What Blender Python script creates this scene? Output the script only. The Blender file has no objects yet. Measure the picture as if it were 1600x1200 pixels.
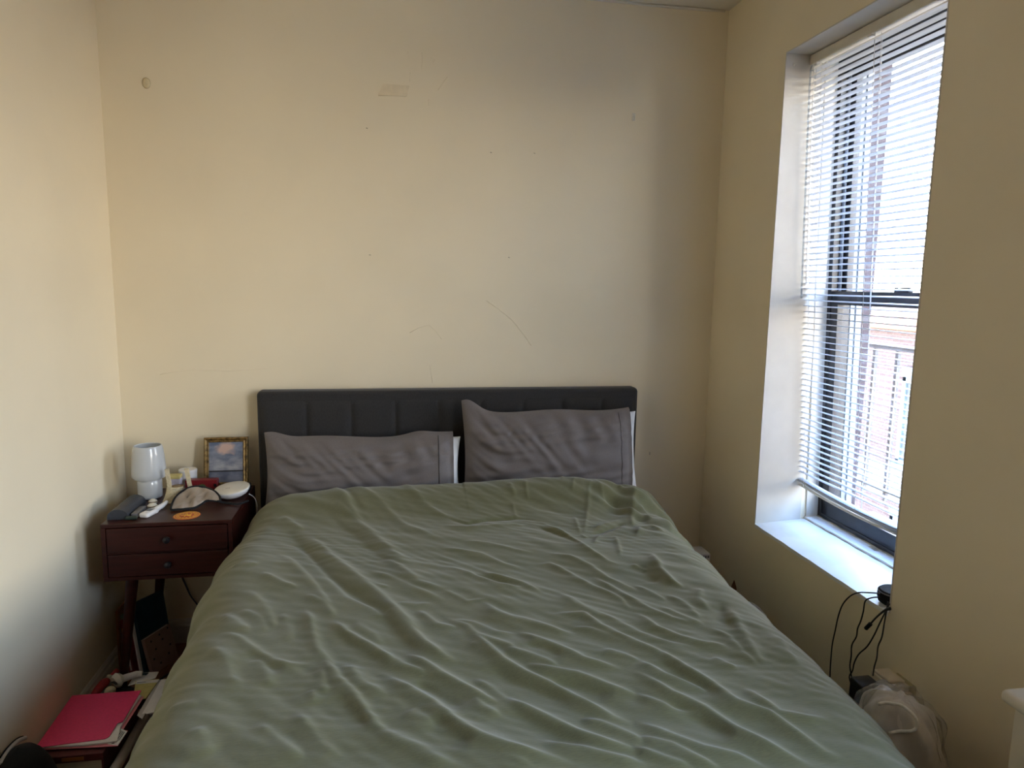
import bpy, bmesh, math, random
import numpy as np
from mathutils import Vector, Matrix

S = bpy.context.scene
COL = S.collection
R = math.radians
rng = np.random.RandomState(7)
random.seed(7)

# ------------------------------------------------------------------ camera
F_PX, YAW, PITCH, ROLL = 1090.16, .1732, .1415, -.0156
CAM = np.array([1.0742, -3.0, 1.5358])
def cam_axes():
    cy, sy, cp, sp = math.cos(YAW), math.sin(YAW), math.cos(PITCH), math.sin(PITCH)
    f = np.array([sy*cp, cy*cp, -sp]); r = np.array([cy, -sy, 0.]); d = np.cross(f, r)
    c, s = math.cos(ROLL), math.sin(ROLL)
    return c*r+s*d, -s*r+c*d, f
AX, AD, AF = cam_axes()
cd = bpy.data.cameras.new('camera'); cam = bpy.data.objects.new('camera', cd); COL.objects.link(cam)
cam.matrix_world = Matrix(((AX[0], -AD[0], -AF[0], CAM[0]), (AX[1], -AD[1], -AF[1], CAM[1]),
                           (AX[2], -AD[2], -AF[2], CAM[2]), (0, 0, 0, 1)))
cd.sensor_fit = 'HORIZONTAL'; cd.sensor_width = 36; cd.lens = 36*F_PX/1600
cd.clip_start = .02; cd.clip_end = 500
S.camera = cam

def U(px, py, ax, val):
    """the point of the plane coordinate[ax] = val seen at pixel (px, py) of the photograph"""
    d = AX*(px-800)/F_PX + AD*(py-600)/F_PX + AF
    return CAM + d*(val-CAM[ax])/d[ax]

# ------------------------------------------------------------------ world, sun, exposure
w = bpy.data.worlds.new('sky'); S.world = w; w.use_nodes = True
nt = w.node_tree; nt.nodes.clear()
out = nt.nodes.new('ShaderNodeOutputWorld'); bg = nt.nodes.new('ShaderNodeBackground')
tc = nt.nodes.new('ShaderNodeTexCoord'); sx = nt.nodes.new('ShaderNodeSeparateXYZ')
cr = nt.nodes.new('ShaderNodeValToRGB')
nt.links.new(tc.outputs['Generated'], sx.inputs[0]); nt.links.new(sx.outputs['Z'], cr.inputs[0])
nt.links.new(cr.outputs[0], bg.inputs[0]); nt.links.new(bg.outputs[0], out.inputs[0])
e = cr.color_ramp.elements
e[0].position = 0.0; e[0].color = (1.0, .87, .73, 1)
e[1].position = 1.0; e[1].color = (.22, .40, .85, 1)
for p, c in ((.14, (.94, .89, .85, 1)), (.30, (.58, .75, 1.0, 1)), (.6, (.38, .58, 1.0, 1))):
    n = e.new(p); n.color = c
bg.inputs[1].default_value = 4.6
SUN = bpy.data.lights.new('sun', 'SUN'); SUN.energy = 8.0; SUN.angle = R(1); SUN.color = (1, .80, .56)
so = bpy.data.objects.new('sun', SUN); COL.objects.link(so)
so.rotation_euler = Vector((.03, .80, -.52)).to_track_quat('-Z', 'Y').to_euler()
PL = bpy.data.lights.new('window_portal', 'AREA'); PL.shape = 'RECTANGLE'; PL.size = 1.85; PL.size_y = .80
PL.cycles.is_portal = True
po = bpy.data.objects.new('window_portal', PL); COL.objects.link(po)
po.location = (2.97, -.883, 1.49); po.rotation_euler = Vector((-1, 0, 0)).to_track_quat('-Z', 'Y').to_euler()
PL.size, PL.size_y = .80, 1.85
po2 = bpy.data.objects.new('window_portal', PL.copy()); COL.objects.link(po2)      # portal of the unseen window added for fill behind the camera
po2.data.size = 1.65; po2.location = (2.97, -3.275, 1.49); po2.rotation_euler = po.rotation_euler
S.view_settings.view_transform = 'Standard'; S.view_settings.look = 'None'
S.view_settings.gamma = 1; S.view_settings.use_curve_mapping = False
S.view_settings.exposure = 2.42
S.cycles.max_bounces = 12; S.cycles.diffuse_bounces = 8; S.cycles.transparent_max_bounces = 16
S.cycles.use_denoising = True

# ------------------------------------------------------------------ materials
def mat(name, col, rough=.6, noise=0, nscale=8, stretch=(1, 1, 1), bump=0, bscale=60, metal=0, spec=.5,
        col2=None, trans=0, alpha=1, sheen=0, coat=0, lo=.35, hi=.65, bstretch=None, detail=4, bdist=.002):
    m = bpy.data.materials.new(name); m.use_nodes = True
    t = m.node_tree; b = t.nodes['Principled BSDF']
    b.inputs['Base Color'].default_value = (*col, 1); b.inputs['Roughness'].default_value = rough
    b.inputs['Metallic'].default_value = metal; b.inputs['Specular IOR Level'].default_value = spec
    b.inputs['Transmission Weight'].default_value = trans; b.inputs['Alpha'].default_value = alpha
    b.inputs['Sheen Weight'].default_value = sheen; b.inputs['Coat Weight'].default_value = coat
    co = t.nodes.new('ShaderNodeTexCoord')
    def mp(s):
        g = t.nodes.new('ShaderNodeMapping'); g.inputs['Scale'].default_value = s
        t.links.new(co.outputs['Object'], g.inputs[0]); return g.outputs[0]
    if noise or col2:
        n = t.nodes.new('ShaderNodeTexNoise'); n.inputs['Scale'].default_value = nscale; n.inputs['Detail'].default_value = detail
        t.links.new(mp(stretch), n.inputs['Vector'])
        r = t.nodes.new('ShaderNodeValToRGB')
        c2 = col2 or tuple(min(1, c*(1+noise)) for c in col); c1 = col if col2 else tuple(c*(1-noise) for c in col)
        r.color_ramp.elements[0].color = (*c1, 1); r.color_ramp.elements[1].color = (*c2, 1)
        r.color_ramp.elements[0].position = lo; r.color_ramp.elements[1].position = hi
        t.links.new(n.outputs['Fac'], r.inputs[0]); t.links.new(r.outputs[0], b.inputs['Base Color'])
    if bump:
        n2 = t.nodes.new('ShaderNodeTexNoise'); n2.inputs['Scale'].default_value = bscale; n2.inputs['Detail'].default_value = 5
        t.links.new(mp(bstretch or (1, 1, 1)), n2.inputs['Vector'])
        bb = t.nodes.new('ShaderNodeBump'); bb.inputs['Strength'].default_value = bump; bb.inputs['Distance'].default_value = bdist
        t.links.new(n2.outputs['Fac'], bb.inputs['Height']); t.links.new(bb.outputs[0], b.inputs['Normal'])
    return m

M = {}
M['wall'] = mat('cream_wall_paint', (.80, .71, .525), .75, noise=.025, nscale=2.2, bump=.25, bscale=14, bdist=.004)
M['absorber'] = mat('dark_absorber', (.10, .055, .03), .5, noise=.2, nscale=6, stretch=(6, 1, 1))  # dark brown invented for the unseen camera side, keeps bounced light low
M['ceil'] = mat('ceiling_paint', (.70, .67, .60), .8, bump=.2, bscale=20)
M['trim'] = mat('white_trim_paint', (.60, .56, .49), .42, noise=.03, nscale=12, bump=.18, bscale=25)
M['sill'] = mat('worn_sill_paint', (.74, .75, .73), .38, col2=(.82, .82, .79), nscale=9, bump=.35, bscale=30, lo=.3, hi=.6)
M['caulk'] = mat('old_caulk', (.42, .37, .27), .8, noise=.2, nscale=40, bump=.3)
M['plank'] = [mat('oak_plank_%s' % k, c, .38, noise=.28, nscale=9, stretch=(9, 1, 1), bump=.1, bscale=50, bstretch=(8, 1, 1))
              for k, c in (('a', (.23, .085, .030)), ('b', (.28, .11, .038)), ('c', (.19, .068, .024)))]
M['subfloor'] = mat('dark_floor_joint', (.05, .02, .01), .8, noise=.1)
M['black_alu'] = mat('black_aluminium', (.018, .018, .021), .38, noise=.15, nscale=30)
M['white_alu'] = mat('pale_aluminium', (.24, .27, .31), .45, noise=.08, nscale=20)
M['slat'] = mat('white_slat_enamel', (.58, .61, .66), .35, noise=.02, nscale=30)
M['rail'] = mat('cream_blind_rail', (.70, .66, .56), .35, noise=.03, nscale=20)
M['cord'] = mat('white_cord', (.82, .80, .76), .7, noise=.05, nscale=90)
M['brickwall'] = None
M['uphol'] = mat('charcoal_upholstery', (.021, .020, .0205), .9, noise=.18, nscale=260, stretch=(1, 1, .4), bump=.35, bscale=420, sheen=.12, bdist=.0006)
M['sheet'] = mat('white_sheet', (.78, .79, .80), .85, noise=.04, nscale=30, bump=.3, bscale=60)
M['pillow'] = mat('taupe_cotton', (.140, .122, .116), .62, noise=.07, nscale=300, stretch=(1, .3, 1), bump=.25, bscale=34, sheen=.15, bdist=.003)
M['stitch'] = mat('dark_hem_stitch', (.085, .072, .070), .8, noise=.1)
M['mahog'] = mat('mahogany_stain', (.024, .0042, .0026), .36, col2=(.042, .0080, .0048), nscale=6, stretch=(1, 14, 14), bump=.05, bscale=80, spec=.3)
M['knob'] = mat('dark_bronze_knob', (.035, .033, .035), .3, metal=.7, noise=.2, nscale=60)
M['opal'] = mat('opal_glass', (.53, .55, .56), .22, noise=.01, coat=.4)
M['opal_in'] = mat('opal_glass_inside', (.50, .52, .54), .35, noise=.02)
M['gold'] = mat('antique_gilt', (.30, .19, .065), .42, metal=.55, col2=(.06, .035, .012), nscale=70, bump=.8, bscale=120, lo=.42, hi=.7)
M['cream'] = mat('cream_knit', (.58, .50, .33), .85, noise=.12, nscale=120, bump=.6, bscale=260)
M['ivory'] = mat('ivory_plastic', (.72, .68, .58), .35, noise=.03, nscale=40)
M['white'] = mat('white_plastic', (.76, .75, .74), .3, noise=.02, nscale=20)
M['lilac'] = mat('lilac_card', (.50, .47, .56), .6, noise=.08, nscale=50)
M['yellow'] = mat('pale_yellow_card', (.62, .52, .20), .6, noise=.08, nscale=50)
M['red'] = mat('deep_red_card', (.16, .008, .012), .4, noise=.1, nscale=40)
M['leaf'] = mat('green_print', (.05, .10, .025), .5, noise=.2, nscale=80)
M['satin'] = mat('tan_satin', (.30, .235, .175), .32, noise=.10, nscale=14, sheen=.3, bump=.1, bscale=18, bdist=.004)
M['black'] = mat('black_plastic', (.010, .010, .011), .42, noise=.1, nscale=50)
M['blackcloth'] = mat('black_cloth', (.007, .007, .008), .95, noise=.2, nscale=150, bump=.4, bscale=300)
M['case'] = mat('slate_leatherette', (.032, .036, .046), .5, noise=.12, nscale=60, bump=.2, bscale=300)
M['grey'] = mat('grey_plastic', (.13, .125, .13), .4, noise=.05, nscale=40)
M['greycord'] = mat('grey_cable', (.09, .09, .095), .5, noise=.05, nscale=80)
M['rim'] = mat('brown_rim', (.20, .12, .05), .5, noise=.1, nscale=80)
M['lcd'] = mat('grey_display', (.20, .21, .22), .2, noise=.05, nscale=80)
M['pink'] = mat('pink_card_folder', (.88, .065, .19), .55, noise=.05, nscale=120)
M['pinkin'] = mat('pale_pink_card', (.70, .23, .27), .6, noise=.05, nscale=80)
M['paper'] = mat('white_paper', (.80, .76, .73), .8, noise=.03, nscale=40)
M['ink'] = mat('dark_ink', (.03, .025, .03), .7, noise=.1)
M['oxblood'] = mat('oxblood_cloth_board', (.085, .010, .010), .6, noise=.15, nscale=90)
M['label'] = mat('ochre_label', (.34, .12, .03), .6, noise=.1, nscale=60)
M['pages'] = mat('cream_page_block', (.52, .45, .32), .8, noise=.14, nscale=12, stretch=(1, 1, 60))
M['silver'] = mat('satin_grey_tube', (.50, .46, .43), .4, noise=.08, nscale=30)
M['coral'] = mat('coral_red_plush', (.55, .055, .065), .7, noise=.12, nscale=90, bump=.3, bscale=200)
M['orange'] = mat('orange_brown_wood', (.36, .14, .035), .5, noise=.2, nscale=20, stretch=(8, 8, 1))
M['green'] = mat('sage_book_cloth', (.10, .13, .085), .6, noise=.1, nscale=80)
M['navy'] = mat('petrol_blue_cover', (.008, .040, .060), .42, noise=.15, nscale=20)
M['cover'] = mat('blush_cover', (.36, .24, .19), .6, noise=.08, nscale=30)
M['bookyellow'] = mat('mustard_label', (.45, .24, .03), .6, noise=.08)
M['brown'] = mat('brown_wood', (.12, .038, .010), .45, noise=.35, nscale=30, stretch=(1, 1, .3))
M['cabinet'] = mat('cream_cabinet_paint', (.58, .53, .43), .45, noise=.03, nscale=12, bump=.1)
M['plug'] = mat('beige_plug_plastic', (.58, .50, .38), .4, noise=.03, nscale=30)
M['plate'] = mat('aged_outlet_plate', (.46, .39, .22), .4, noise=.04, nscale=30)
M['rope'] = mat('white_rope', (.80, .78, .72), .8, noise=.08, nscale=160, bump=.5, bscale=300)
M['fiber'] = mat('pale_rolled_textile', (.70, .64, .57), .9, noise=.15, nscale=14)
M['iron'] = mat('weathered_iron', (.10, .10, .11), .6, noise=.2, nscale=30)
M['asphalt'] = mat('pale_courtyard', (.52, .41, .27), .9, noise=.2, nscale=.6)
M['winblue'] = mat('pale_blue_window_frame', (.10, .15, .20), .6, noise=.06, nscale=4)
M['winglass'] = mat('reflecting_window', (.035, .050, .065), .6, noise=.15, nscale=1.5)
M['stone'] = mat('pale_stone_band', (.075, .082, .078), .8, noise=.1, nscale=2)
M['cornice'] = mat('orange_cornice', (.20, .10, .055), .8, noise=.15, nscale=3)

def glass(name, tint, haze=0.):
    m = bpy.data.materials.new(name); m.use_nodes = True; t = m.node_tree; t.nodes.clear()
    o = t.nodes.new('ShaderNodeOutputMaterial'); tr = t.nodes.new('ShaderNodeBsdfTransparent'); gl = t.nodes.new('ShaderNodeBsdfGlossy')
    lw = t.nodes.new('ShaderNodeLayerWeight'); lw.inputs[0].default_value = .5
    pw_ = t.nodes.new('ShaderNodeMath'); pw_.operation = 'POWER'; pw_.inputs[1].default_value = 5; t.links.new(lw.outputs['Facing'], pw_.inputs[0])
    fr = t.nodes.new('ShaderNodeMath'); fr.operation = 'MULTIPLY_ADD'; fr.inputs[1].default_value = .9; fr.inputs[2].default_value = .04; t.links.new(pw_.outputs[0], fr.inputs[0]); mx = t.nodes.new('ShaderNodeMixShader')
    tr.inputs[0].default_value = (*tint, 1); gl.inputs['Roughness'].default_value = .02
    t.links.new(fr.outputs[0], mx.inputs[0]); t.links.new(tr.outputs[0], mx.inputs[1]); t.links.new(gl.outputs[0], mx.inputs[2])
    last = mx
    if haze:
        d = t.nodes.new('ShaderNodeBsdfDiffuse'); d.inputs[0].default_value = (.7, .73, .76, 1)
        tl = t.nodes.new('ShaderNodeBsdfTranslucent'); tl.inputs[0].default_value = (.7, .73, .76, 1)
        a = t.nodes.new('ShaderNodeMixShader'); t.links.new(d.outputs[0], a.inputs[1]); t.links.new(tl.outputs[0], a.inputs[2])
        nz = t.nodes.new('ShaderNodeTexNoise'); nz.inputs['Scale'].default_value = 18; mr = t.nodes.new('ShaderNodeMath')
        mr.operation = 'MULTIPLY'; mr.inputs[1].default_value = haze*2; t.links.new(nz.outputs['Fac'], mr.inputs[0])
        b2 = t.nodes.new('ShaderNodeMixShader'); t.links.new(mr.outputs[0], b2.inputs[0])
        t.links.new(mx.outputs[0], b2.inputs[1]); t.links.new(a.outputs[0], b2.inputs[2]); last = b2
    t.links.new(last.outputs[0], o.inputs[0]); return m
M['glass'] = glass('window_glass', (.93, .95, .96), .006)
M['wand'] = glass('clear_acrylic', (.80, .84, .88), .10)
M['clearbag'] = glass('clear_plastic_film', (.90, .90, .90), .10)
M['clearbag'].node_tree.nodes['Glossy BSDF'].inputs['Roughness'].default_value = .15

def brick_mat():
    m = mat('mauve_brick', (.3, .2, .2), .85); t = m.node_tree; b = t.nodes['Principled BSDF']
    co = t.nodes.new('ShaderNodeTexCoord'); s = t.nodes.new('ShaderNodeSeparateXYZ'); c = t.nodes.new('ShaderNodeCombineXYZ')
    ad = t.nodes.new('ShaderNodeMath'); ad.operation = 'ADD'
    t.links.new(co.outputs['Object'], s.inputs[0]); t.links.new(s.outputs['X'], ad.inputs[0]); t.links.new(s.outputs['Y'], ad.inputs[1])
    t.links.new(ad.outputs[0], c.inputs['X']); t.links.new(s.outputs['Z'], c.inputs['Y'])
    br = t.nodes.new('ShaderNodeTexBrick'); br.inputs['Scale'].default_value = 1
    br.inputs['Brick Width'].default_value = .21; br.inputs['Row Height'].default_value = .072; br.inputs['Mortar Size'].default_value = .008
    br.inputs['Color1'].default_value = (.042, .025, .027, 1); br.inputs['Color2'].default_value = (.058, .038, .040, 1)
    br.inputs['Mortar'].default_value = (.080, .070, .072, 1)
    t.links.new(c.outputs[0], br.inputs['Vector']); t.links.new(br.outputs['Color'], b.inputs['Base Color'])
    return m
M['brick'] = brick_mat()

def duvet_mat():
    m = mat('green_linen', (.119, .120, .049), .88, noise=.13, nscale=40, stretch=(1.2, 14, 8), sheen=.25,
            bump=.35, bscale=90, bstretch=(1, 7, 4), detail=8, lo=.3, hi=.7, bdist=.0012)
    return m
M['duvet'] = duvet_mat()

# ------------------------------------------------------------------ mesh helpers
class MB:
    def __init__(s): s.bm = bmesh.new()
    def _v(s, vs, fs):
        v = [s.bm.verts.new(tuple(map(float, p))) for p in vs]
        for f in fs:
            try: s.bm.faces.new([v[i] for i in f])
            except ValueError: pass
        return s
    def box(s, a, b, bev=0, seg=2):
        x0, y0, z0 = [min(p, q) for p, q in zip(a, b)]; x1, y1, z1 = [max(p, q) for p, q in zip(a, b)]
        t = bmesh.new(); bmesh.ops.create_cube(t, size=1)
        for v in t.verts:
            v.co = Vector(((x0+x1)/2+v.co.x*(x1-x0), (y0+y1)/2+v.co.y*(y1-y0), (z0+z1)/2+v.co.z*(z1-z0)))
        if bev: bmesh.ops.bevel(t, geom=list(t.edges), offset=bev, segments=seg, profile=.5, affect='EDGES')
        return s.join(t)
    def join(s, t, mx=None):
        if mx is not None: t.transform(mx)
        me = bpy.data.meshes.new('tmp'); t.to_mesh(me); t.free(); s.bm.from_mesh(me); bpy.data.meshes.remove(me); return s
    def lathe(s, prof, c=(0, 0, 0), n=40, mx=None, cap=True):
        t = MB(); V, Fc = [], []
        for r, z in prof:
            for k in range(n):
                a = 2*math.pi*k/n; V.append((c[0]+r*math.cos(a), c[1]+r*math.sin(a), c[2]+z))
        for i in range(len(prof)-1):
            for k in range(n): Fc.append((i*n+k, i*n+(k+1) % n, (i+1)*n+(k+1) % n, (i+1)*n+k))
        if cap:
            Fc.append(tuple(range(n))[::-1]); Fc.append(tuple((len(prof)-1)*n+k for k in range(n)))
        t._v(V, Fc); b = t.bm
        return s.join(b, mx)
    def tube(s, pts, r, n=8, smooth=3):
        P = [np.array(p, float) for p in pts]
        if smooth and len(P) > 2:
            Q = []
            for i in range(len(P)-1):
                p0 = P[max(i-1, 0)]; p1 = P[i]; p2 = P[i+1]; p3 = P[min(i+2, len(P)-1)]
                for k in range(smooth):
                    u = k/smooth
                    Q.append(.5*((2*p1)+(-p0+p2)*u+(2*p0-5*p1+4*p2-p3)*u*u+(-p0+3*p1-3*p2+p3)*u**3))
            Q.append(P[-1]); P = Q
        rr = r if hasattr(r, '__len__') else [r]*len(P)
        if len(rr) != len(P): rr = np.interp(np.linspace(0, 1, len(P)), np.linspace(0, 1, len(rr)), rr)
        V, Fc = [], []
        up = np.array([.12, .31, .94])
        for i, p in enumerate(P):
            d = P[min(i+1, len(P)-1)]-P[max(i-1, 0)]; d = d/(np.linalg.norm(d)+1e-9)
            a = np.cross(d, up)
            if np.linalg.norm(a) < .05: a = np.cross(d, np.array([1., 0, 0]))
            a /= np.linalg.norm(a); b = np.cross(d, a)
            if i and np.dot(a, la) < 0: a = -a; b = -b
            la = a
            for k in range(n):
                t = 2*math.pi*k/n; V.append(p+rr[i]*(a*math.cos(t)+b*math.sin(t)))
        for i in range(len(P)-1):
            for k in range(n): Fc.append((i*n+k, i*n+(k+1) % n, (i+1)*n+(k+1) % n, (i+1)*n+k))
        Fc.append(tuple(range(n))[::-1]); Fc.append(tuple((len(P)-1)*n+k for k in range(n)))
        t = MB(); t._v(V, Fc); return s.join(t.bm)
    def prism(s, poly, off):
        """flat polygon (3-D points) extruded by the vector off"""
        n = len(poly); V = [tuple(p) for p in poly]+[tuple(np.array(p)+np.array(off)) for p in poly]
        Fc = [tuple(range(n)), tuple(range(n, 2*n))[::-1]]+[(i, (i+1) % n, n+(i+1) % n, n+i) for i in range(n)]
        t = MB(); t._v(V, Fc); return s.join(t.bm)
    def grid(s, P):
        """P: (rows, cols, 3)"""
        h, wd = P.shape[:2]; V = P.reshape(-1, 3)
        Fc = [(i*wd+j, i*wd+j+1, (i+1)*wd+j+1, (i+1)*wd+j) for i in range(h-1) for j in range(wd-1)]
        t = MB(); t._v(V, Fc); return s.join(t.bm)

def rooted(o):
    p = o; v = Vector((0, 0, 0))
    while p is not None: v = v+p.location; p = p.parent
    return v

def tagit(o, label=None, cat=None, group=None, kind=None):
    if label: o['label'] = label
    if cat: o['category'] = cat
    if group: o['group'] = group
    if kind: o['kind'] = kind
    return o

def obj(name, mb, m, parent=None, smooth=False, label=None, cat=None, group=None, kind=None, weld=False):
    bm = mb.bm if isinstance(mb, MB) else mb
    if weld: bmesh.ops.remove_doubles(bm, verts=bm.verts, dist=1e-5)
    bmesh.ops.recalc_face_normals(bm, faces=bm.faces)
    if parent is None:
        xs = [v.co.x for v in bm.verts]; ys = [v.co.y for v in bm.verts]; zs = [v.co.z for v in bm.verts]
        loc = Vector(((min(xs)+max(xs))/2, (min(ys)+max(ys))/2, min(zs)))
        base = loc
    else:
        loc = Vector((0, 0, 0)); base = rooted(parent)
    bm.transform(Matrix.Translation(-base))
    me = bpy.data.meshes.new(name); bm.to_mesh(me); bm.free()
    me.materials.append(m)
    for p in me.polygons: p.use_smooth = bool(smooth)
    if smooth == 'auto':
        try: me.set_sharp_from_angle(angle=R(35))
        except Exception: pass
    o = bpy.data.objects.new(name, me); COL.objects.link(o)
    if parent is None: o.location = loc
    else: o.parent = parent
    return tagit(o, label, cat, group, kind)

def thing(name, loc, label=None, cat=None, group=None, kind=None):
    o = bpy.data.objects.new(name, None); o.location = loc; o.empty_display_size = .05; COL.objects.link(o)
    return tagit(o, label, cat, group, kind)

# ------------------------------------------------------------------ room shell
W, H, YB = 2.523, 2.718, -4.2           # room width, height, wall behind the camera
Y1, Y2, ZS, ZH = -.487, -1.272, .590, 2.400   # window opening
Y3, Y4 = -2.45, -4.10                    # unseen window added as a fill source behind the camera
XO = 2.965                               # outer face of the window wall
wb = obj('wall_back', MB().box((-.12, 0, -.02), (W+.45, .12, H+.02)), M['wall'], kind='structure')
wl = obj('wall_left', MB().box((-.12, YB, -.02), (0, 0, H+.02)), M['wall'], kind='structure')
obj('wall_front', MB().box((-.12, YB-.12, -.02), (W+.45, YB, H+.02)), M['absorber'], kind='structure')  # unseen wall, coloured dark to cut light bounced onto the right wall
def hole_wall(x0, x1, y0, y1, z0, z1):
    m = MB()
    m.box((x0, y0, z0), (x1, Y4, z1)); m.box((x0, Y3, z0), (x1, Y2, z1)); m.box((x0, Y1, z0), (x1, y1, z1))
    for a, b in ((Y2, Y1), (Y4, Y3)): m.box((x0, a, z0), (x1, b, ZS)); m.box((x0, a, ZH), (x1, b, z1))
    return m
wr = obj('wall_right', hole_wall(W, XO-.09, YB, 0, -.02, H+.02), M['wall'], kind='structure')
obj('brick_skin', hole_wall(XO-.09, XO, YB, 2.5, -3, H+1.5), M['brick'], wr)
obj('ceiling', MB().box((-.12, YB-.1, H), (W+.45, .1, H+.1)), M['ceil'], kind='structure')
obj('unseen_absorber', MB().box((.001, -4.19, 0), (.42, -2.35, 2.45)), M['absorber'], kind='structure')  # added unseen block, soaks up bounce so the right wall stays dim
fl = thing('floor', (0, 0, 0), kind='structure')
obj('subfloor', MB().box((0, YB, -.03), (W, 0, -.012)), M['subfloor'], fl)
pw = .0775
strips = []
for i in range(int(.62/pw)+1):
    y = -.005 - (i % 3)*.33; k = 0
    while y > -2.3:
        y2 = max(y-(.9+.25*((i*7+k*3) % 4)), -2.3)
        obj('plank', MB().box((i*pw+.0012, y2+.0012, -.012), ((i+1)*pw-.0012, y-.0012, 0), .0015, 1), M['plank'][(i*5+k*2) % 3], fl)
        y = y2; k += 1
    if i % 3:
        obj('plank', MB().box((i*pw+.0012, -.005-(i % 3)*.33+.0012, -.012), ((i+1)*pw-.0012, -.004, 0), .0015, 1), M['plank'][(i+1) % 3], fl)
rest = MB()
for i in range(int(.62/pw)+1, 33):
    x1 = min((i+1)*pw-.0012, W)
    for k in range(5):
        y = -.004 - k*.85 + (i % 3)*.2*(k > 0); y2 = -.004-(k+1)*.85+(i % 3)*.2
        rest.box((i*pw+.0012, max(y2, YB)+.0012, -.012), (x1, y-.0012, 0))
for i in range(int(.62/pw)+1): rest.box((i*pw+.0012, YB, -.012), ((i+1)*pw-.0012, -2.302, 0))
obj('far_planks', rest, M['plank'][0], fl, kind='stuff')

def base_prof(a, b, nrm, name):
    """moulded baseboard between floor points a and b, thickness towards nrm"""
    pr = [(0, 0), (.014, 0), (.014, .075), (.010, .083), (.010, .095), (.004, .105), (0, .105)]
    poly = [(a[0]+nrm[0]*t, a[1]+nrm[1]*t, z) for t, z in pr]
    obj(name, MB().prism(poly, (b[0]-a[0], b[1]-a[1], 0)), M['trim'], kind='structure')
base_prof((.014, 0), (W-.014, 0), (0, -1), 'baseboard_back')
base_prof((0, 0), (0, YB), (1, 0), 'baseboard_left')
base_prof((W, 0), (W, YB), (-1, 0), 'baseboard_right')
# paint bead where the ceiling meets the back wall, a little uneven
pts = [(x, -.002, H-.004-.002*math.sin(x*9)) for x in np.linspace(.02, W-.02, 30)]
obj('trim_1', MB().tube(pts, .006, 6, 1), M['ceil'], kind='structure', smooth=True)

# scars and repairs on the plaster
def scar(pts, r, parent, m=None): obj('plaster_scar', MB().tube(pts, r, 5, 2), m or M['wall'], parent, smooth=True)
M['tape'] = mat('yellowed_tape', (.74, .64, .45), .5, noise=.04, nscale=30)
M['putty'] = mat('ochre_putty', (.66, .57, .37), .8, noise=.1, nscale=60)
M['scratch'] = mat('plaster_crack', (.46, .40, .29), .9, noise=.1)
tp = [U(598, 131, 1, 0), U(640, 134, 1, 0), U(635, 151, 1, 0), U(591, 149, 1, 0)]
obj('tape_strip', MB().prism([(p[0], -.0005, p[2]) for p in tp], (0, -.0015, 0)), M['tape'], wb)
bl = [U(591, 145, 1, 0), U(637, 147, 1, 0), U(635, 151, 1, 0), U(591, 149.5, 1, 0)]
obj('tape_fold', MB().prism([(p[0], -.0015, p[2]) for p in bl], (0, -.005, 0)), M['tape'], wb)
pc = U(229, 130, 1, 0)
obj('putty_patch', MB().lathe([(.004, -.003), (.016, 0), (.012, .004), (.003, .006)], n=12,
    mx=Matrix.Translation((pc[0], -.002, pc[2])) @ Matrix.Rotation(R(90), 4, 'X') @ Matrix.Diagonal((1, 1.3, .6, 1))), M['putty'], wb, smooth=True)
for P in ([(637, 80), (638, 95)], [(659, 82), (660, 97), (657, 110)], [(641, 113), (640, 128)], [(699, 120), (684, 141)],
          [(670, 155), (670, 165)], [(672, 90), (680, 93), (676, 98)], [(250, 585), (300, 578), (360, 580), (420, 575)],
          [(640, 520), (670, 508), (690, 530)], [(672, 570), (676, 620 - 22)], [(760, 470), (800, 500), (830, 540)]):
    scar([(U(x, y, 1, 0)[0], -.0002, U(x, y, 1, 0)[2]) for x, y in P], .0012, wb)
for x, y in ((578, 398), (795, 402), (835, 239), (767, 238), (573, 200)):
    p = U(x, y, 1, 0); scar([(p[0]-.003, -.001, p[2]), (p[0]+.004, -.001, p[2]-.002)], .002, wb, M['scratch'])
p = U(1015, 708, 1, 0); scar([(p[0], -.001, p[2]+.006), (p[0], -.001, p[2]-.008)], .002, wb, M['scratch'])
hk = U(990, 183, 1, 0)
h = obj('wall_hook', MB().box((hk[0]-.007, -.003, hk[2]-.016), (hk[0]+.007, -.0005, hk[2]+.016), .001).tube(
    [(hk[0], -.005, hk[2]+.004), (hk[0], -.012, hk[2]-.010), (hk[0]-.004, -.016, hk[2]-.018), (hk[0], -.014, hk[2]-.006)], .002, 6),
    M['ivory'], smooth='auto', label='small pale plastic adhesive hook high on the back wall', cat='hook')

# ------------------------------------------------------------------ window
def lean(z): return .035*(1.45-z)          # the old window leans outwards at its foot
def lbox(m, a, b, bev=0, sk=True):
    t = MB().box(a, b, bev)
    if sk:
        for v in t.bm.verts: v.co.x += lean(v.co.z)
    return m.join(t.bm)
win = thing('window_1', (2.8, -.88, ZS), kind='structure')
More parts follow.
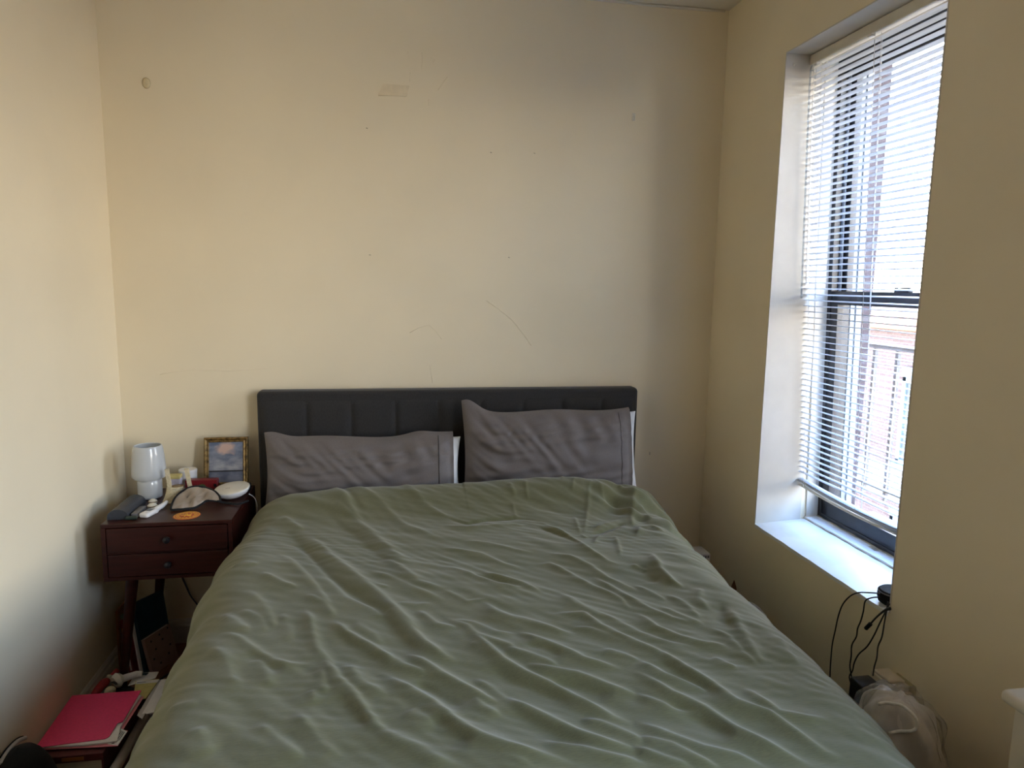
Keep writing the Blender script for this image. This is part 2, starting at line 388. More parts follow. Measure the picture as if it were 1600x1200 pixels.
# white jamb lining: near, far and head; each 4 mm proud, with a bead at the step
jm = MB(); jm.box((W-.001, Y1-.004, ZS), (2.72, Y1+.001, ZH)); jm.box((W-.001, Y2-.001, ZS), (2.72, Y2+.004, ZH))
jm.box((W-.001, Y2, ZH-.004), (2.72, Y1, ZH+.001))
obj('jamb_lining', jm, M['trim'], win)
jm = MB(); lbox(jm, (2.715, Y1-.008, ZS), (2.80, Y1, ZH)); lbox(jm, (2.715, Y2, ZS), (2.80, Y2+.008, ZH)); lbox(jm, (2.73, Y2, ZH-.02), (2.80, Y1, ZH))
obj('stop', jm, M['trim'], win)
sl = MB()
P = np.array([[[x, y, z+.0005*math.sin(31*y+9*x)+.0004*math.sin(70*y)] for y in np.linspace(Y1-.004, Y2+.004, 60)]
              for x, z in ((W-.003, .578), (W-.003, .587), (W-.003, .591), (W+.02, .592), (2.60, .597), (2.66, .600), (2.7375, .605), (2.7385, .613), (2.76, .616), (2.84, .616))])
sl.grid(P); obj('sill', sl, M['sill'], win, smooth='auto')
obj('caulk_bead', MB().tube([(2.738, y, .6055+.0012*math.sin(y*80)) for y in np.linspace(Y1-.006, Y2+.006, 50)], .0022, 6, 1), M['caulk'], win, smooth=True)
obj('caulk_bead', MB().tube([(2.792, y, .6165+.0016*math.sin(y*60)) for y in np.linspace(Y1-.01, Y2+.01, 50)], .0032, 6, 1), M['caulk'], win, smooth=True)
ch = U(1365, 857, 2, .616)
obj('paint_chip', MB().prism([(ch[0]-.012, ch[1]-.02, .6165), (ch[0]+.006, ch[1]-.024, .6165), (ch[0]+.012, ch[1]+.016, .6165), (ch[0]-.006, ch[1]+.02, .6165)], (0, 0, .0012)), M['caulk'], win)
# outer black frame
XW = 2.765
fm = MB()
lbox(fm, (XW, Y1-.028, ZS+.02), (XW+.085, Y1-.006, ZH-.02), .002); lbox(fm, (XW, Y2+.006, ZS+.02), (XW+.085, Y2+.028, ZH-.02), .002)
lbox(fm, (XW+.0, Y2+.006, ZH-.05), (XW+.085, Y1-.006, ZH-.018), .002); lbox(fm, (XW+.0, Y2+.006, ZS+.02), (XW+.085, Y1-.006, ZS+.045), .002)
obj('outer_frame', fm, M['black_alu'], win)
def sash(x0, zb, zt, stile, brail, trail):
    s_ = MB(); x1 = x0+.028; ya, yb = Y1-.026, Y2+.026
    lbox(s_, (x0, ya-stile, zb), (x1, ya, zt), .002); lbox(s_, (x0, yb, zb), (x1, yb+stile, zt), .002)
    lbox(s_, (x0, yb, zb), (x1, ya, zb+brail), .002); lbox(s_, (x0, yb, zt-trail), (x1, ya, zt), .002)
    s = obj('sash', s_, M['black_alu'], win)
    g = MB(); lbox(g, (x0+.012, yb+stile-.004, zb+brail-.004), (x0+.015, ya-stile+.004, zt-trail+.004))
    obj('pane', g, M['glass'], s); return s
sash(XW+.004, .632, 1.530, .040, .058, .052)
sash(XW+.042, 1.480, 2.36, .034, .045, .04)
fm = MB()   # pale strip standing in for the light reflected along the black frame
lbox(fm, (XW+.030, Y1-.040, 1.53), (XW+.036, Y1-.026, 2.35)); obj('frame_glint', fm, M['white_alu'], win)
lk = U(1412, 453, 0, XW+.01)
l = MB(); l.box((XW+.002, lk[1]-.030, 1.529), (XW+.024, lk[1]+.030, 1.537), .003); l.tube([(XW+.012, lk[1]+.02, 1.541), (XW+.010, lk[1]-.03, 1.543)], .0045, 6)
l.lathe([(.008, 0), (.008, .014), (.005, .017)], (XW+.012, lk[1]+.036, 1.529), 14)
obj('sash_lock', l, M['black'], win, smooth='auto')
# pale aluminium outer channel, then the brick reveal (the brick_skin above)
fm = MB(); lbox(fm, (2.852, Y1-.030, ZS+.02), (2.90, Y1, ZH-.0)); lbox(fm, (2.852, Y2, ZS+.02), (2.90, Y2+.030, ZH))
lbox(fm, (2.852, Y2, ZH-.03), (2.90, Y1, ZH)); lbox(fm, (2.852, Y2, ZS), (3.03, Y1, ZS+.03))
lbox(fm, (2.872, Y1-.036, ZS+.02), (2.878, Y1-.028, ZH)); obj('outer_channel', fm, M['white_alu'], win)

added_win = thing('added_window', (2.8, -3.275, ZS), kind='structure')  # added out of view to bring more daylight onto the walls
obj('sill', MB().box((W-.006, Y4, .565), (2.84, Y3, ZS+.008)), M['sill'], added_win)
for z0_, z1_, xx in ((.60, 1.50, 2.77), (1.47, 2.398, 2.80)):
    s_ = MB(); s_.box((xx, Y4, z0_), (xx+.028, Y4+.06, z1_)); s_.box((xx, Y3-.06, z0_), (xx+.028, Y3, z1_))
    s_.box((xx, Y4, z0_), (xx+.028, Y3, z0_+.05)); s_.box((xx, Y4, z1_-.05), (xx+.028, Y3, z1_))
    s_ = obj('sash', s_, M['black_alu'], added_win)
    obj('pane', MB().box((xx+.012, Y4+.05, z0_+.04), (xx+.015, Y3-.05, z1_-.04)), M['glass'], s_)
# ------------------------------------------------------------------ blind
def bx(z): return 2.671+.05*(1.54-z)      # it hangs slightly out of plumb with the old window
YL, YR = -.494, -1.262
bl = thing('window_blind', (2.68, -.88, .74), 'white horizontal slat mini blind hanging in the window recess', 'blind')
t = MB().box((bx(2.37)-.014, YR, 2.358), (bx(2.37)+.020, YL, 2.393), .003); obj('head_rail', t, M['rail'], bl)
for y in (-.53, -.83, -1.13):
    t = MB(); t.box((bx(2.37)-.016, y-.010, 2.352), (bx(2.37)-.002, y+.012, 2.3585), .001)
    obj('cord_guide', t, M['cord'], bl)
def slat_mesh(sag=0, name='slat'):
    n = 9 if sag else 2; P = []; wd = .0125
    ys = np.linspace(0, YR-YL, n); cs = [(-1, -.0022), (-.5, .0002), (0, .001), (.5, .0002), (1, -.0022)]
    top = [[(c*wd, y, h+.0003-sag*math.sin(math.pi*k/(n-1))) for c, h in cs] for k, y in enumerate(ys)]
    bot = [[(c*wd, y, h-.0003-sag*math.sin(math.pi*k/(n-1))) for c, h in cs] for k, y in enumerate(ys)]
    m = MB(); V = []; Fc = []; q = len(cs)
    for r in top+bot: V += r
    for k in range(n-1):
        for c in range(q-1):
            a = k*q+c; Fc.append((a, a+1, a+q+1, a+q)); a += n*q; Fc.append((a, a+q, a+q+1, a+1))
        for c in (0, q-1): a = k*q+c; Fc.append((a, a+q, a+q+n*q, a+n*q))
    for k in (0, n-1):
        for c in range(q-1): a = k*q+c; Fc.append((a, a+1, a+1+n*q, a+n*q))
    m._v(V, Fc); bmesh.ops.recalc_face_normals(m.bm, faces=m.bm.faces)
    me = bpy.data.meshes.new(name); m.bm.to_mesh(me); m.bm.free(); me.materials.append(M['slat'])
    for p in me.polygons: p.use_smooth = True
    try: me.set_sharp_from_angle(angle=R(50))
    except Exception: pass
    return me
sme, smes = slat_mesh(), slat_mesh(.014, 'slat')
PIT = .0222; zs = []
z = 2.338
while z > .80: zs.append(z); z -= PIT
base = rooted(bl)
for i, z in enumerate(zs):
    o = bpy.data.objects.new('slat', sme); COL.objects.link(o); o.parent = bl
    o.location = Vector((bx(z), YL+.0012*math.sin(i*2.3), z))-base
    o.rotation_euler = (.0015*math.sin(i*1.7), R(7.0+1.0*math.sin(i*.9)), 0)
for i in range(5):
    z = .778-.0036*i
    o = bpy.data.objects.new('slat', smes); COL.objects.link(o); o.parent = bl
    o.location = Vector((bx(z)+.002*math.sin(i*2), YL, z))-base; o.rotation_euler = (0, R(-4+3*i), .004*math.sin(i*3))
P = []
for k, y in enumerate(np.linspace(YL, YR, 14)):
    zz = .752-.013*math.sin(math.pi*k/13)+.012*(k/13)**3; x = bx(.75)-.004*math.sin(math.pi*k/13)
    P.append([(x-.012, y, zz-.003), (x-.012, y, zz), (x, y, zz+.002), (x+.012, y, zz), (x+.012, y, zz-.003), (x, y, zz-.005), (x-.012, y, zz-.003)])
obj('bottom_rail', MB().grid(np.array(P)), M['rail'], bl, smooth='auto')
for y in (-.536, -.852, -1.168):
    for s_ in (-1, 1):
        a = np.array([bx(2.35)+s_*.0135, y, 2.355]); b = np.array([bx(.75)+s_*.0135, y+.003, .752])
        obj('ladder_cord', MB().tube([a, (a+b)/2+np.array([.001*s_, .002, 0]), b], .0009, 5), M['cord'], bl, smooth=True)
    a = np.array([bx(2.35), y-.012, 2.355]); b = np.array([bx(.75), y-.012, .752])
    obj('lift_cord', MB().tube([a, b], .0009, 5), M['cord'], bl, smooth=True)
    rg = MB()
    for z in zs[::1]: rg.box((bx(z)-.0135, y-.0006, z-.0035), (bx(z)+.0135, y+.0006, z-.0028))
    obj('ladder_rung', rg, M['cord'], bl, kind='stuff')
wz = MB().tube([(bx(2.36)-.020, -.520, 2.35), (bx(2.3)-.026, -.519, 2.25), (bx(1.6)-.030, -.515, 1.50)], .0034, 6)
wnd = obj('tilt_wand', wz, M['wand'], bl, smooth='auto')
wz = MB().tube([(bx(2.36)-.020, -.533, 2.35), (bx(2.0)-.026, -.534, 2.0), (bx(1.6)-.026, -.532, 1.56)], .0012, 6)
obj('pull_cord', wz, M['cord'], bl, smooth=True)
sc = U(1241, 101, 1, Y1-.004)
obj('screw_anchor', MB().lathe([(.006, 0), (.006, .003), (.003, .005), (.002, .010)], n=10,
    mx=Matrix.Translation((sc[0], Y1-.004, sc[2])) @ Matrix.Rotation(R(90), 4, 'X')), M['ivory'], win, smooth='auto')

# ------------------------------------------------------------------ outside
obj('ground', MB().box((3.0, -40, -7.1), (60, 60, -7)), M['asphalt'], kind='structure')
bd = thing('apartment_building', (16, 12, -7), 'brick apartment building with pale blue windows seen through the blind', 'building')
XB = 12.0; zr = 1.00
m = MB(); m.box((XB, -14, -7), (XB+8, 40, zr-.30)); obj('brick_wall', m, M['brick'], bd)
obj('cornice', MB().box((XB-.25, -14, zr-.30), (XB+8, 40, zr), .03), M['cornice'], bd)
for zf in (U(1385, 725, 0, XB)[2], -6.0): obj('stone_band', MB().box((XB-.06, -14, zf-.75), (XB, 40, zf)), M['stone'], bd)
k = 0
for zf in (-2.2, -5.2):
    for y in U(1447, 560, 0, XB)[1]+2.7*np.arange(-8, 10):
        if abs(zf+2.2) < .1: a0, a1 = zf, zf+1.9
        else: a0, a1 = zf, zf+1.8
        f = MB(); f.box((XB-.05, y-.55, a0), (XB+.02, y-.45, a1)); f.box((XB-.05, y+.45, a0), (XB+.02, y+.55, a1))
        f.box((XB-.05, y-.55, a1-.12), (XB+.02, y+.55, a1)); f.box((XB-.05, y-.55, a0), (XB+.02, y+.55, a0+.1)); f.box((XB-.04, y-.5, (a0+a1)/2-.04), (XB+.02, y+.5, (a0+a1)/2+.04))
        f.box((XB-.12, y-.62, a0-.10), (XB+.02, y+.62, a0))
        f.box((XB-.04, y-.6, a1), (XB+.01, y+.6, a1+.22))
        fo = obj('window', f, M['winblue'], bd)
        obj('pane', MB().box((XB-.012, y-.46, a0+.09), (XB-.004, y+.46, a1-.1)), M['winglass'], fo)
fe = thing('fire_escape_railing', (3.6, -.4, .45), 'dark iron fire escape railing outside the window', 'railing')
obj('top_rail', MB().box((3.585, -1.7, 1.235), (3.615, .62, 1.256), .003), M['iron'], fe)
obj('bottom_rail', MB().box((3.59, -1.7, .50), (3.61, .62, .515)), M['iron'], fe)
for y in np.arange(.294, -1.7, -.168):
    obj('post', MB().box((3.591, y-.009, .45), (3.609, y+.009, 1.236)), M['iron'], fe)
for y in (.6, -1.68):
    obj('post', MB().box((3.585, y-.014, .45), (3.615, y+.014, 1.26)), M['iron'], fe)
    obj('bracket', MB().box((XO, y-.02, .43), (3.62, y+.02, .45)), M['iron'], fe)

# ------------------------------------------------------------------ bed
bed = thing('bed', (1.345, -1.1, 0), 'upholstered bed with a charcoal channel tufted headboard against the back wall', 'bed')
hb = obj('headboard', MB().box((.537, -.088, .18), (2.153, -.006, 1.092), .018, 4), M['uphol'], bed, smooth='auto')
gx = [.552, .732, .911, 1.091, 1.27, 1.449, 1.633, 1.806, 1.985, 2.138]
for a, b in zip(gx[:-1], gx[1:]):
    n1, n2 = 15, 30; P = np.zeros((n2, n1, 3))
    for i, v in enumerate(np.linspace(0, 1, n2)):
        for j, u in enumerate(np.linspace(0, 1, n1)):
            bul = (min(1, (1-(2*u-1)**8))**.5)*(min(1, 1-(2*v-1)**30)**.5)
            P[i, j] = (a+.0006+(b-a-.0012)*u, -.087-.0075*bul-.001*math.sin(math.pi*u), .40+.653*v)
    obj('panel', MB().grid(P), M['uphol'], hb, smooth=True)
obj('bed_rail', MB().box((.605, -2.12, .16), (2.050, -.10, .308), .02, 3), M['uphol'], bed, smooth='auto')
for x in (.65, 2.00):
    for y in (-.2, -2.03): obj('leg', MB().lathe([(.022, 0), (.030, .165)], (x, y, 0), 16), M['black'], bed, smooth='auto')
mt = thing('mattress', (1.345, -1.12, .31), 'thick mattress in a white fitted sheet beneath the green duvet', 'mattress')
obj('sheet', MB().box((.605, -2.12, .310), (2.050, -.10, .612), .05, 5), M['sheet'], mt, smooth='auto')

# ---- duvet -----------------------------------------------------------------
XC = 1.345
def tr(x0, y0, *ps): return [(x0+p[0]/4., y0+p[1]/4.) for p in ps]
A_ = (300, 740); B_ = (700, 740); C_ = (200, 900); D_ = (600, 900); E_ = (1000, 900)
# crest lines read off the photograph: (panel, height mm, width mm, points)
FOLDS = [
 (A_, 13, 20, (700,350),(800,440),(900,540),(1040,650),(1210,790),(1330,910),(1480,1080),(1560,1150)),
 (A_, -11, 20, (570,310),(700,450),(800,590),(950,700),(1100,800),(1200,860),(1320,980)),
 (A_, 9, 13, (560,260),(620,300),(700,350)),
 (A_, 10, 16, (590,400),(700,490),(830,640),(960,770),(1120,840),(1200,900),(1260,980)),
 (A_, 12, 14, (870,900),(960,990),(1100,1070),(1250,1170),(1340,1220)),
 (A_, -7, 14, (880,950),(960,1040),(1080,1110),(1200,1190)),
 (A_, 9, 13, (690,820),(740,900),(760,1000),(790,1100),(880,1190)),
 (A_, 7, 12, (430,610),(560,680),(680,715)),
 (A_, 6, 13, (230,560),(320,545),(420,570)),
 (A_, 6, 16, (340,700),(440,800),(500,900),(520,1000)),
 (A_, 5, 12, (1040,650),(1150,690),(1250,710)),
 (A_, 9, 20, (860,200),(1000,280),(1180,420),(1320,540),(1480,600)),
 (A_, -7, 20, (820,250),(1000,370),(1160,500),(1300,600)),
 (A_, 6, 14, (1160,500),(1300,580),(1420,680),(1560,720)),
 (A_, 6, 14, (1090,590),(1250,650),(1400,720),(1550,780)),
 (A_, 9, 16, (640,170),(760,145),(870,150),(950,200),(1020,280),(1120,340)),
 (A_, -8, 16, (740,110),(880,130),(980,190),(1080,280)),
 (A_, 6, 15, (980,130),(1180,230),(1340,330),(1540,400)),
 (A_, 7, 16, (1300,130),(1450,230),(1600,290)),
 (A_, 5, 15, (180,820),(280,920),(370,1000)), (A_, 6, 15, (200,980),(350,1080),(450,1150)),
 (A_, 5, 15, (560,850),(600,950),(620,1050)), (A_, 7, 14, (500,480),(600,520),(720,640),(800,740),(900,880)),
 (A_, 6, 12, (700,740),(820,800),(900,900)), (A_, 5, 14, (1000,920),(1130,1000),(1200,1080)),
 (A_, 4, 12, (1240,800),(1400,815),(1510,805)),
 (B_, -9, 11, (0,290),(120,312),(250,290),(420,280),(560,290)),
 (B_, 8, 12, (0,330),(120,345),(300,330),(480,318),(540,320)),
 (B_, -10, 10, (540,320),(640,350),(740,390),(850,460)), (B_, 10, 11, (560,290),(700,350),(800,420),(900,490),(1000,550),(1100,575)),
 (B_, -8, 9, (880,375),(960,350),(1040,320),(1110,285)), (B_, 7, 9, (900,340),(1000,300),(1080,270)),
 (B_, 8, 12, (0,580),(120,620),(280,680),(400,710),(540,715)), (B_, -7, 11, (130,620),(260,650),(400,695)),
 (B_, 8, 11, (200,605),(330,645),(470,690),(600,750)),
 (B_, 8, 12, (580,490),(760,520),(900,580),(1000,650),(1100,690),(1250,740)),
 (B_, 9, 12, (520,560),(640,560),(760,620),(880,690),(960,720),(1080,780),(1160,870)),
 (B_, 8, 12, (880,610),(960,670),(1100,750),(1250,840),(1400,900),(1560,930)),
 (B_, 8, 12, (700,740),(800,820),(950,890),(1080,940)),
 (B_, 10, 13, (210,800),(300,870),(400,910),(560,950),(700,990),(830,1010)),
 (B_, 11, 14, (600,880),(720,880),(850,885),(950,960),(1100,1030),(1300,1110),(1450,1180)),
 (B_, 8, 14, (800,820),(1000,900),(1200,1000),(1400,1060),(1590,1080)),
 (B_, 14, 14, (1220,490),(1280,500),(1330,600),(1400,670),(1500,720)),
 (B_, -9, 22, (1180,560),(1240,620),(1330,680)), (B_, -8, 24, (1040,170),(1060,220),(1090,260)),
 (B_, -6, 22, (1200,230),(1230,280)), (B_, 9, 13, (1120,110),(1150,160),(1165,215)), (B_, 8, 11, (1110,200),(1150,250),(1160,310)), (B_, 7, 9, (1060,150),(1090,120),(1140,130)), (B_, 8, 12, (1200,180),(1240,210),(1260,270)),
 (B_, 9, 12, (1180,380),(1200,320),(1280,310),(1370,360)), (B_, 5, 6, (1045,370),(1070,440),(1078,520)),
 (B_, 4, 5, (480,140),(500,210)), (B_, 4, 5, (400,215),(430,285)), (B_, 5, 6, (890,110),(870,250),(850,380)),
 (B_, 4, 5, (790,260),(830,370)), (B_, 4, 6, (720,60),(710,150)), (B_, 4, 6, (790,120),(775,180)), (B_, 5, 6, (830,370),(870,395)),
 (B_, 4, 6, (900,110),(1000,200)), (B_, 5, 6, (915,440),(925,400),(950,370)), (B_, 4, 8, (0,740),(120,800),(260,785)),
 (B_, 6, 12, (0,900),(120,950),(200,1040),(330,1130),(420,1190)), (B_, 6, 11, (60,900),(180,1010),(380,1080),(500,1150)),
 (B_, 6, 10, (380,150),(420,200)), (B_, 7, 12, (0,470),(200,500),(350,560),(480,580)), (B_, 6, 12, (60,420),(250,440),(420,480),(560,500)),
 (B_, 5, 9, (1140,560),(1260,600)), (B_, 6, 12, (1360,740),(1480,800),(1560,880)), (B_, 8, 14, (1270,160),(1350,250),(1420,330)),
 (D_, 13, 17, (0,170),(100,260),(250,420),(350,490),(480,560)), (D_, -8, 18, (0,260),(120,400),(240,490)),
 (D_, 9, 13, (0,500),(120,560),(240,600),(320,600)), (D_, 12, 14, (100,470),(230,530),(350,610),(520,700),(640,760),(760,810)),
 (D_, -8, 16, (180,640),(350,740),(520,830)),
 (D_, 13, 15, (0,610),(150,700),(300,790),(450,930),(600,1020),(760,1080),(950,1130),(1200,1190)), (D_, -8, 17, (300,870),(430,1000),(560,1070)),
 (D_, 12, 14, (690,710),(850,800),(1000,880),(1200,980),(1400,1050),(1590,1100)), (D_, -8, 16, (740,800),(900,890),(1100,1000),(1300,1060)),
 (D_, 13, 14, (480,300),(600,400),(740,530),(880,610),(1060,690),(1250,790),(1430,880),(1590,930)), (D_, -7, 15, (620,540),(800,640),(1000,720),(1200,810)),
 (D_, 7, 11, (520,400),(640,460),(750,540)), (D_, 9, 13, (600,150),(700,220),(800,260),(950,300),(1100,350),(1220,370)),
 (D_, 11, 14, (830,540),(1000,580),(1200,620),(1400,690),(1590,750)), (D_, -7, 14, (1030,640),(1250,690),(1450,750)),
 (D_, 10, 13, (820,340),(950,400),(1100,460),(1250,530),(1400,570),(1520,600)), (D_, 8, 12, (720,440),(880,490),(1000,530),(1120,590)),
 (D_, -6, 12, (860,430),(1000,450),(1120,520)), (D_, 7, 12, (1100,100),(1250,200),(1400,260),(1500,300)),
 (D_, 8, 12, (1150,320),(1300,340),(1450,390),(1590,430)), (D_, 7, 12, (1350,460),(1500,500),(1590,540)),
 (D_, 7, 13, (550,740),(620,820),(740,880)), (D_, 9, 13, (960,1020),(1150,1070),(1350,1120),(1590,1170)),
 (D_, 8, 13, (1200,880),(1350,920),(1590,1020)), (D_, 8, 16, (0,980),(200,1080),(400,1190)), (D_, 7, 15, (640,1040),(760,1120),(900,1190)),
 (D_, 6, 18, (150,820),(250,900),(350,960)), (D_, 6, 11, (560,620),(760,760),(860,790)), (D_, 7, 12, (200,200),(330,300),(500,330)),
 (D_, 6, 10, (400,260),(560,290),(700,350),(860,370)),
 (E_, 13, 15, (0,430),(150,490),(300,590),(450,680),(600,790),(800,860),(950,960),(1150,1090),(1350,1160)), (E_, -7, 14, (100,520),(300,640),(520,760)),
 (E_, 10, 13, (0,540),(150,620),(300,670),(500,750)), (E_, 13, 15, (0,620),(200,740),(400,830),(600,960),(800,1060),(1050,1180)),
 (E_, -8, 17, (150,770),(400,900),(620,1020)), (E_, 9, 13, (0,750),(200,830),(400,860),(520,890)),
 (E_, 10, 14, (0,920),(200,1000),(400,1080),(600,1120),(780,1190)), (E_, 9, 13, (0,1010),(200,1060),(450,1190)),
 (E_, 7, 11, (440,490),(520,530),(620,580)), (E_, 10, 13, (0,240),(100,320),(250,380),(420,420),(600,430)),
 (E_, 9, 12, (640,680),(750,760),(870,850),(1050,880),(1200,880)), (E_, 6, 11, (120,180),(250,240),(420,300)),
 (E_, 8, 12, (0,1090),(150,1150),(300,1190)), (E_, 9, 16, (560,170),(600,260),(650,350),(720,470),(800,560)),
 (E_, -8, 18, (500,150),(530,260),(600,340)), (E_, 7, 16, (850,330),(900,430),(1000,540)), (E_, 6, 11, (0,60),(100,110),(180,150)),
 (E_, 6, 12, (420,300),(560,370),(640,460),(760,560)), (E_, 7, 14, (380,60),(370,130),(430,200)),
 (C_, 8, 16, (500,410),(600,500),(640,620),(720,720)), (C_, 8, 14, (780,480),(840,540),(880,640),(900,700)),
 (C_, 9, 14, (560,310),(700,380),(800,460),(900,520),(1000,550),(1180,550)), (C_, -6, 14, (740,460),(880,550),(990,590)),
 (C_, 8, 16, (800,890),(880,980),(1000,1080),(1120,1160)), (C_, 7, 15, (1050,830),(1120,940),(1200,1040),(1350,1150)),
 (C_, 6, 13, (1210,560),(1220,680),(1240,750)), (C_, 8, 14, (1290,550),(1400,580),(1450,660),(1590,740)),
 (C_, 7, 18, (430,920),(460,1020),(530,1120)), (C_, 7, 16, (600,200),(680,280),(770,340)), (C_, 6, 15, (700,180),(820,250),(880,350)),
 (C_, 10, 13, (1190,470),(1260,560),(1320,650),(1400,720),(1480,840),(1560,940),(1660,1010)), (C_, 6, 12, (1150,700),(1170,800)),
 (C_, -6, 14, (1300,720),(1400,840),(1500,960)), (C_, 5, 12, (240,760),(380,770),(440,800)),
]
def build_duvet():
    nu, nv = 560, 540
    a0 = .632; r0 = .172; hang = .30
    La = a0; Lr = r0*math.pi/2; Lt = La+Lr+hang
    us = np.linspace(-Lt, Lt, nu); ys = np.linspace(-.322, -2.30, nv)
    UU, YY = np.meshgrid(us, ys)
    s = np.sign(UU); au = np.abs(UU)
    r = r0+.03*np.exp(-((YY+.50)/.24)**2)*(UU > 0)
    a = a0+.028*np.exp(-((YY+.50)/.26)**2)*(UU > 0)-.015*(UU < 0)*np.clip((-YY-1.0)/1.0, 0, 1)+.034*(UU < 0)*np.clip((YY+1.55)/.6, 0, 1)-.018*(UU < 0)*np.clip((YY+.60)/.12, 0, 1)
    a = a-(UU > 0)*(.020*np.clip((-YY-.42)/.15, 0, 1)+.036*np.clip((-YY-1.2)/.75, 0, 1))
    a = a+(.006*np.sin(YY*7.3+1)+.004*np.sin(YY*17.1))*np.clip((au-.3)/.3, 0, 1)
    fa = au*(a/a0)
    th = np.clip((au-La)/Lr, 0, 1)*math.pi/2
    X = np.where(au < La, fa, a+r*np.sin(th))
    Z = np.where(au < La, 0, -r*(1-np.cos(th)))
    dz = np.clip(au-La-Lr, 0, None)
    X = X+dz*np.where(UU > 0, .10, -.05)+np.where(UU > 0, .018, .006)*np.sin(YY*16+s*2)*np.clip(dz/.15, 0, 1); Z = Z-dz
    crest = .057*np.exp(-((YY+.39)/.15)**2)
    edge = -.090*np.clip((YY+.368)/.046, 0, 1)**2
    top = .700+.012*np.cos(UU/.8*1.4)+crest+edge
    top += np.where(UU > 0, .010*np.exp(-((YY+.40)/.16)**2)*np.exp(-((UU-.36)/.3)**2), 0)
    top -= .030*np.exp(-((YY+.45)/.2)**2)*np.clip((au-.45)/.25, 0, 1)
    PX = XC+s*X; PY = YY.copy(); PZ = Z+top
    # curl the head edge down behind itself
    disp = np.zeros_like(PZ); pos = np.zeros_like(PZ); neg = np.zeros_like(PZ)
    fade = np.clip((La+Lr*.9-au)/(Lr*.6), 0, 1)
    for f in FOLDS:
        o_, hgt, wid = f[0], f[1], f[2]
        pq = [tuple(map(float, q)) for q in f[3:]]
        def grow(a, b):      # strokes that leave the traced panel run on a little
            if a[0] <= 5 or a[0] >= 1540 or a[1] >= 1175: return [(a[0]+(a[0]-b[0])*.35, a[1]+(a[1]-b[1])*.35)]
            return []
        pq = grow(pq[0], pq[1])+pq+grow(pq[-1], pq[-2])
        pp = [U(x, y, 2, .712) for x, y in tr(*o_, *pq)]
        pts = np.array([[q[0], q[1]] for q in pp])
        x0, x1 = pts[:, 0].min()-.12, pts[:, 0].max()+.12; y0, y1 = pts[:, 1].min()-.12, pts[:, 1].max()+.12
        idx = np.where((PX > x0) & (PX < x1) & (PY > y0) & (PY < y1) & (au < La+Lr*.95))
        if not len(idx[0]): continue
        qx, qy = PX[idx], PY[idx]; val = np.zeros(qx.shape)
        seg = np.linalg.norm(np.diff(pts, axis=0), axis=1); cum = np.concatenate([[0], np.cumsum(seg)]); L = cum[-1]
        for k in range(len(seg)):
            A = pts[k]; Bv = pts[k+1]-A; l2 = (Bv**2).sum()+1e-12
            t_ = np.clip(((qx-A[0])*Bv[0]+(qy-A[1])*Bv[1])/l2, 0, 1)
            ex = qx-A[0]-t_*Bv[0]; ey = qy-A[1]-t_*Bv[1]; d = np.hypot(ex, ey)
            side_ = (Bv[0]*(qy-A[1])-Bv[1]*(qx-A[0]))/math.sqrt(l2)/(d+1e-6)
            tt = (cum[k]+t_*seg[k])/L
            wv = wid*.001*(.75+.5*np.sin(tt*math.pi))*(1.15-.35*np.clip(side_, -1, 1))
            env = np.clip(np.minimum(tt, 1-tt)*4, 0, 1); env = env*env*(3-2*env)
            v_ = hgt*.001*.92*env*(1/(1+(d/wv)**2)**1.5)
            val = np.maximum(val, v_) if hgt > 0 else np.minimum(val, v_)
        if hgt > 0: pos[idx] = np.maximum(pos[idx], val)
        else: neg[idx] = np.minimum(neg[idx], val)
    disp = pos+neg
    for _ in range(1):
        q = np.pad(disp, 1, mode='edge'); disp = .5*disp+.125*(q[:-2, 1:-1]+q[2:, 1:-1]+q[1:-1, :-2]+q[1:-1, 2:])
    # drifting fine creases, running the way the big folds run
    def nz(fx, fy, n, amp):
        g = np.zeros_like(PZ)
        for _ in range(n):
            an = R(-38+rng.uniform(-18, 18)); kx, ky = math.sin(an), math.cos(an)
            fr = rng.uniform(fx, fy); ph = rng.uniform(0, 6.3)
            wob = .05*np.sin(PX*rng.uniform(3, 8)+ph)+.04*np.sin(PY*rng.uniform(3, 8)+ph*2)
            g += np.sin((-PX*kx+PY*ky+wob)*fr+ph)*(.5+.5*np.sin(PX*rng.uniform(4, 9)+PY*rng.uniform(4, 9)+ph*3))
        return g/n*amp
    disp += nz(45, 90, 10, .0052)+nz(110, 220, 14, .0028)+nz(10, 26, 6, .010)
    side = np.clip((au-La)/Lr, 0, 1)
    nX = s*np.sin(th); nZ = np.cos(th)
    PX += disp*nX*fade; PZ += disp*nZ*np.where(au < La, 1, fade)
    # bumpy shoulder near the head on the window side
    bump = .016*np.exp(-((YY+.52)/.22)**2)*np.exp(-((UU-.66)/.16)**2)*(np.sin(YY*34+UU*18)+.7*np.sin(YY*21-UU*41+1)+.5*np.sin(YY*60+UU*55))
    PZ += bump*.6; PX += bump*.4*(UU > 0)
    sil = .006*np.sin(YY*23)+.004*np.sin(YY*51+1)
    PX += s*sil*side
    V = np.stack([PX, PY, PZ], -1)
    return V
V = build_duvet(); nv_, nu_ = V.shape[:2]
me = bpy.data.meshes.new('duvet')
ii = np.arange(nv_*nu_).reshape(nv_, nu_)
quads = np.stack([ii[:-1, :-1], ii[:-1, 1:], ii[1:, 1:], ii[1:, :-1]], -1).reshape(-1, 4)
org = np.array([XC, -1.2, .3])
me.from_pydata((V.reshape(-1, 3)-org).tolist(), [], quads[:, ::-1].tolist()); me.update()
for p in me.polygons: p.use_smooth = True
me.materials.append(M['duvet'])
dv = bpy.data.objects.new('duvet', me); dv.location = org; COL.objects.link(dv)
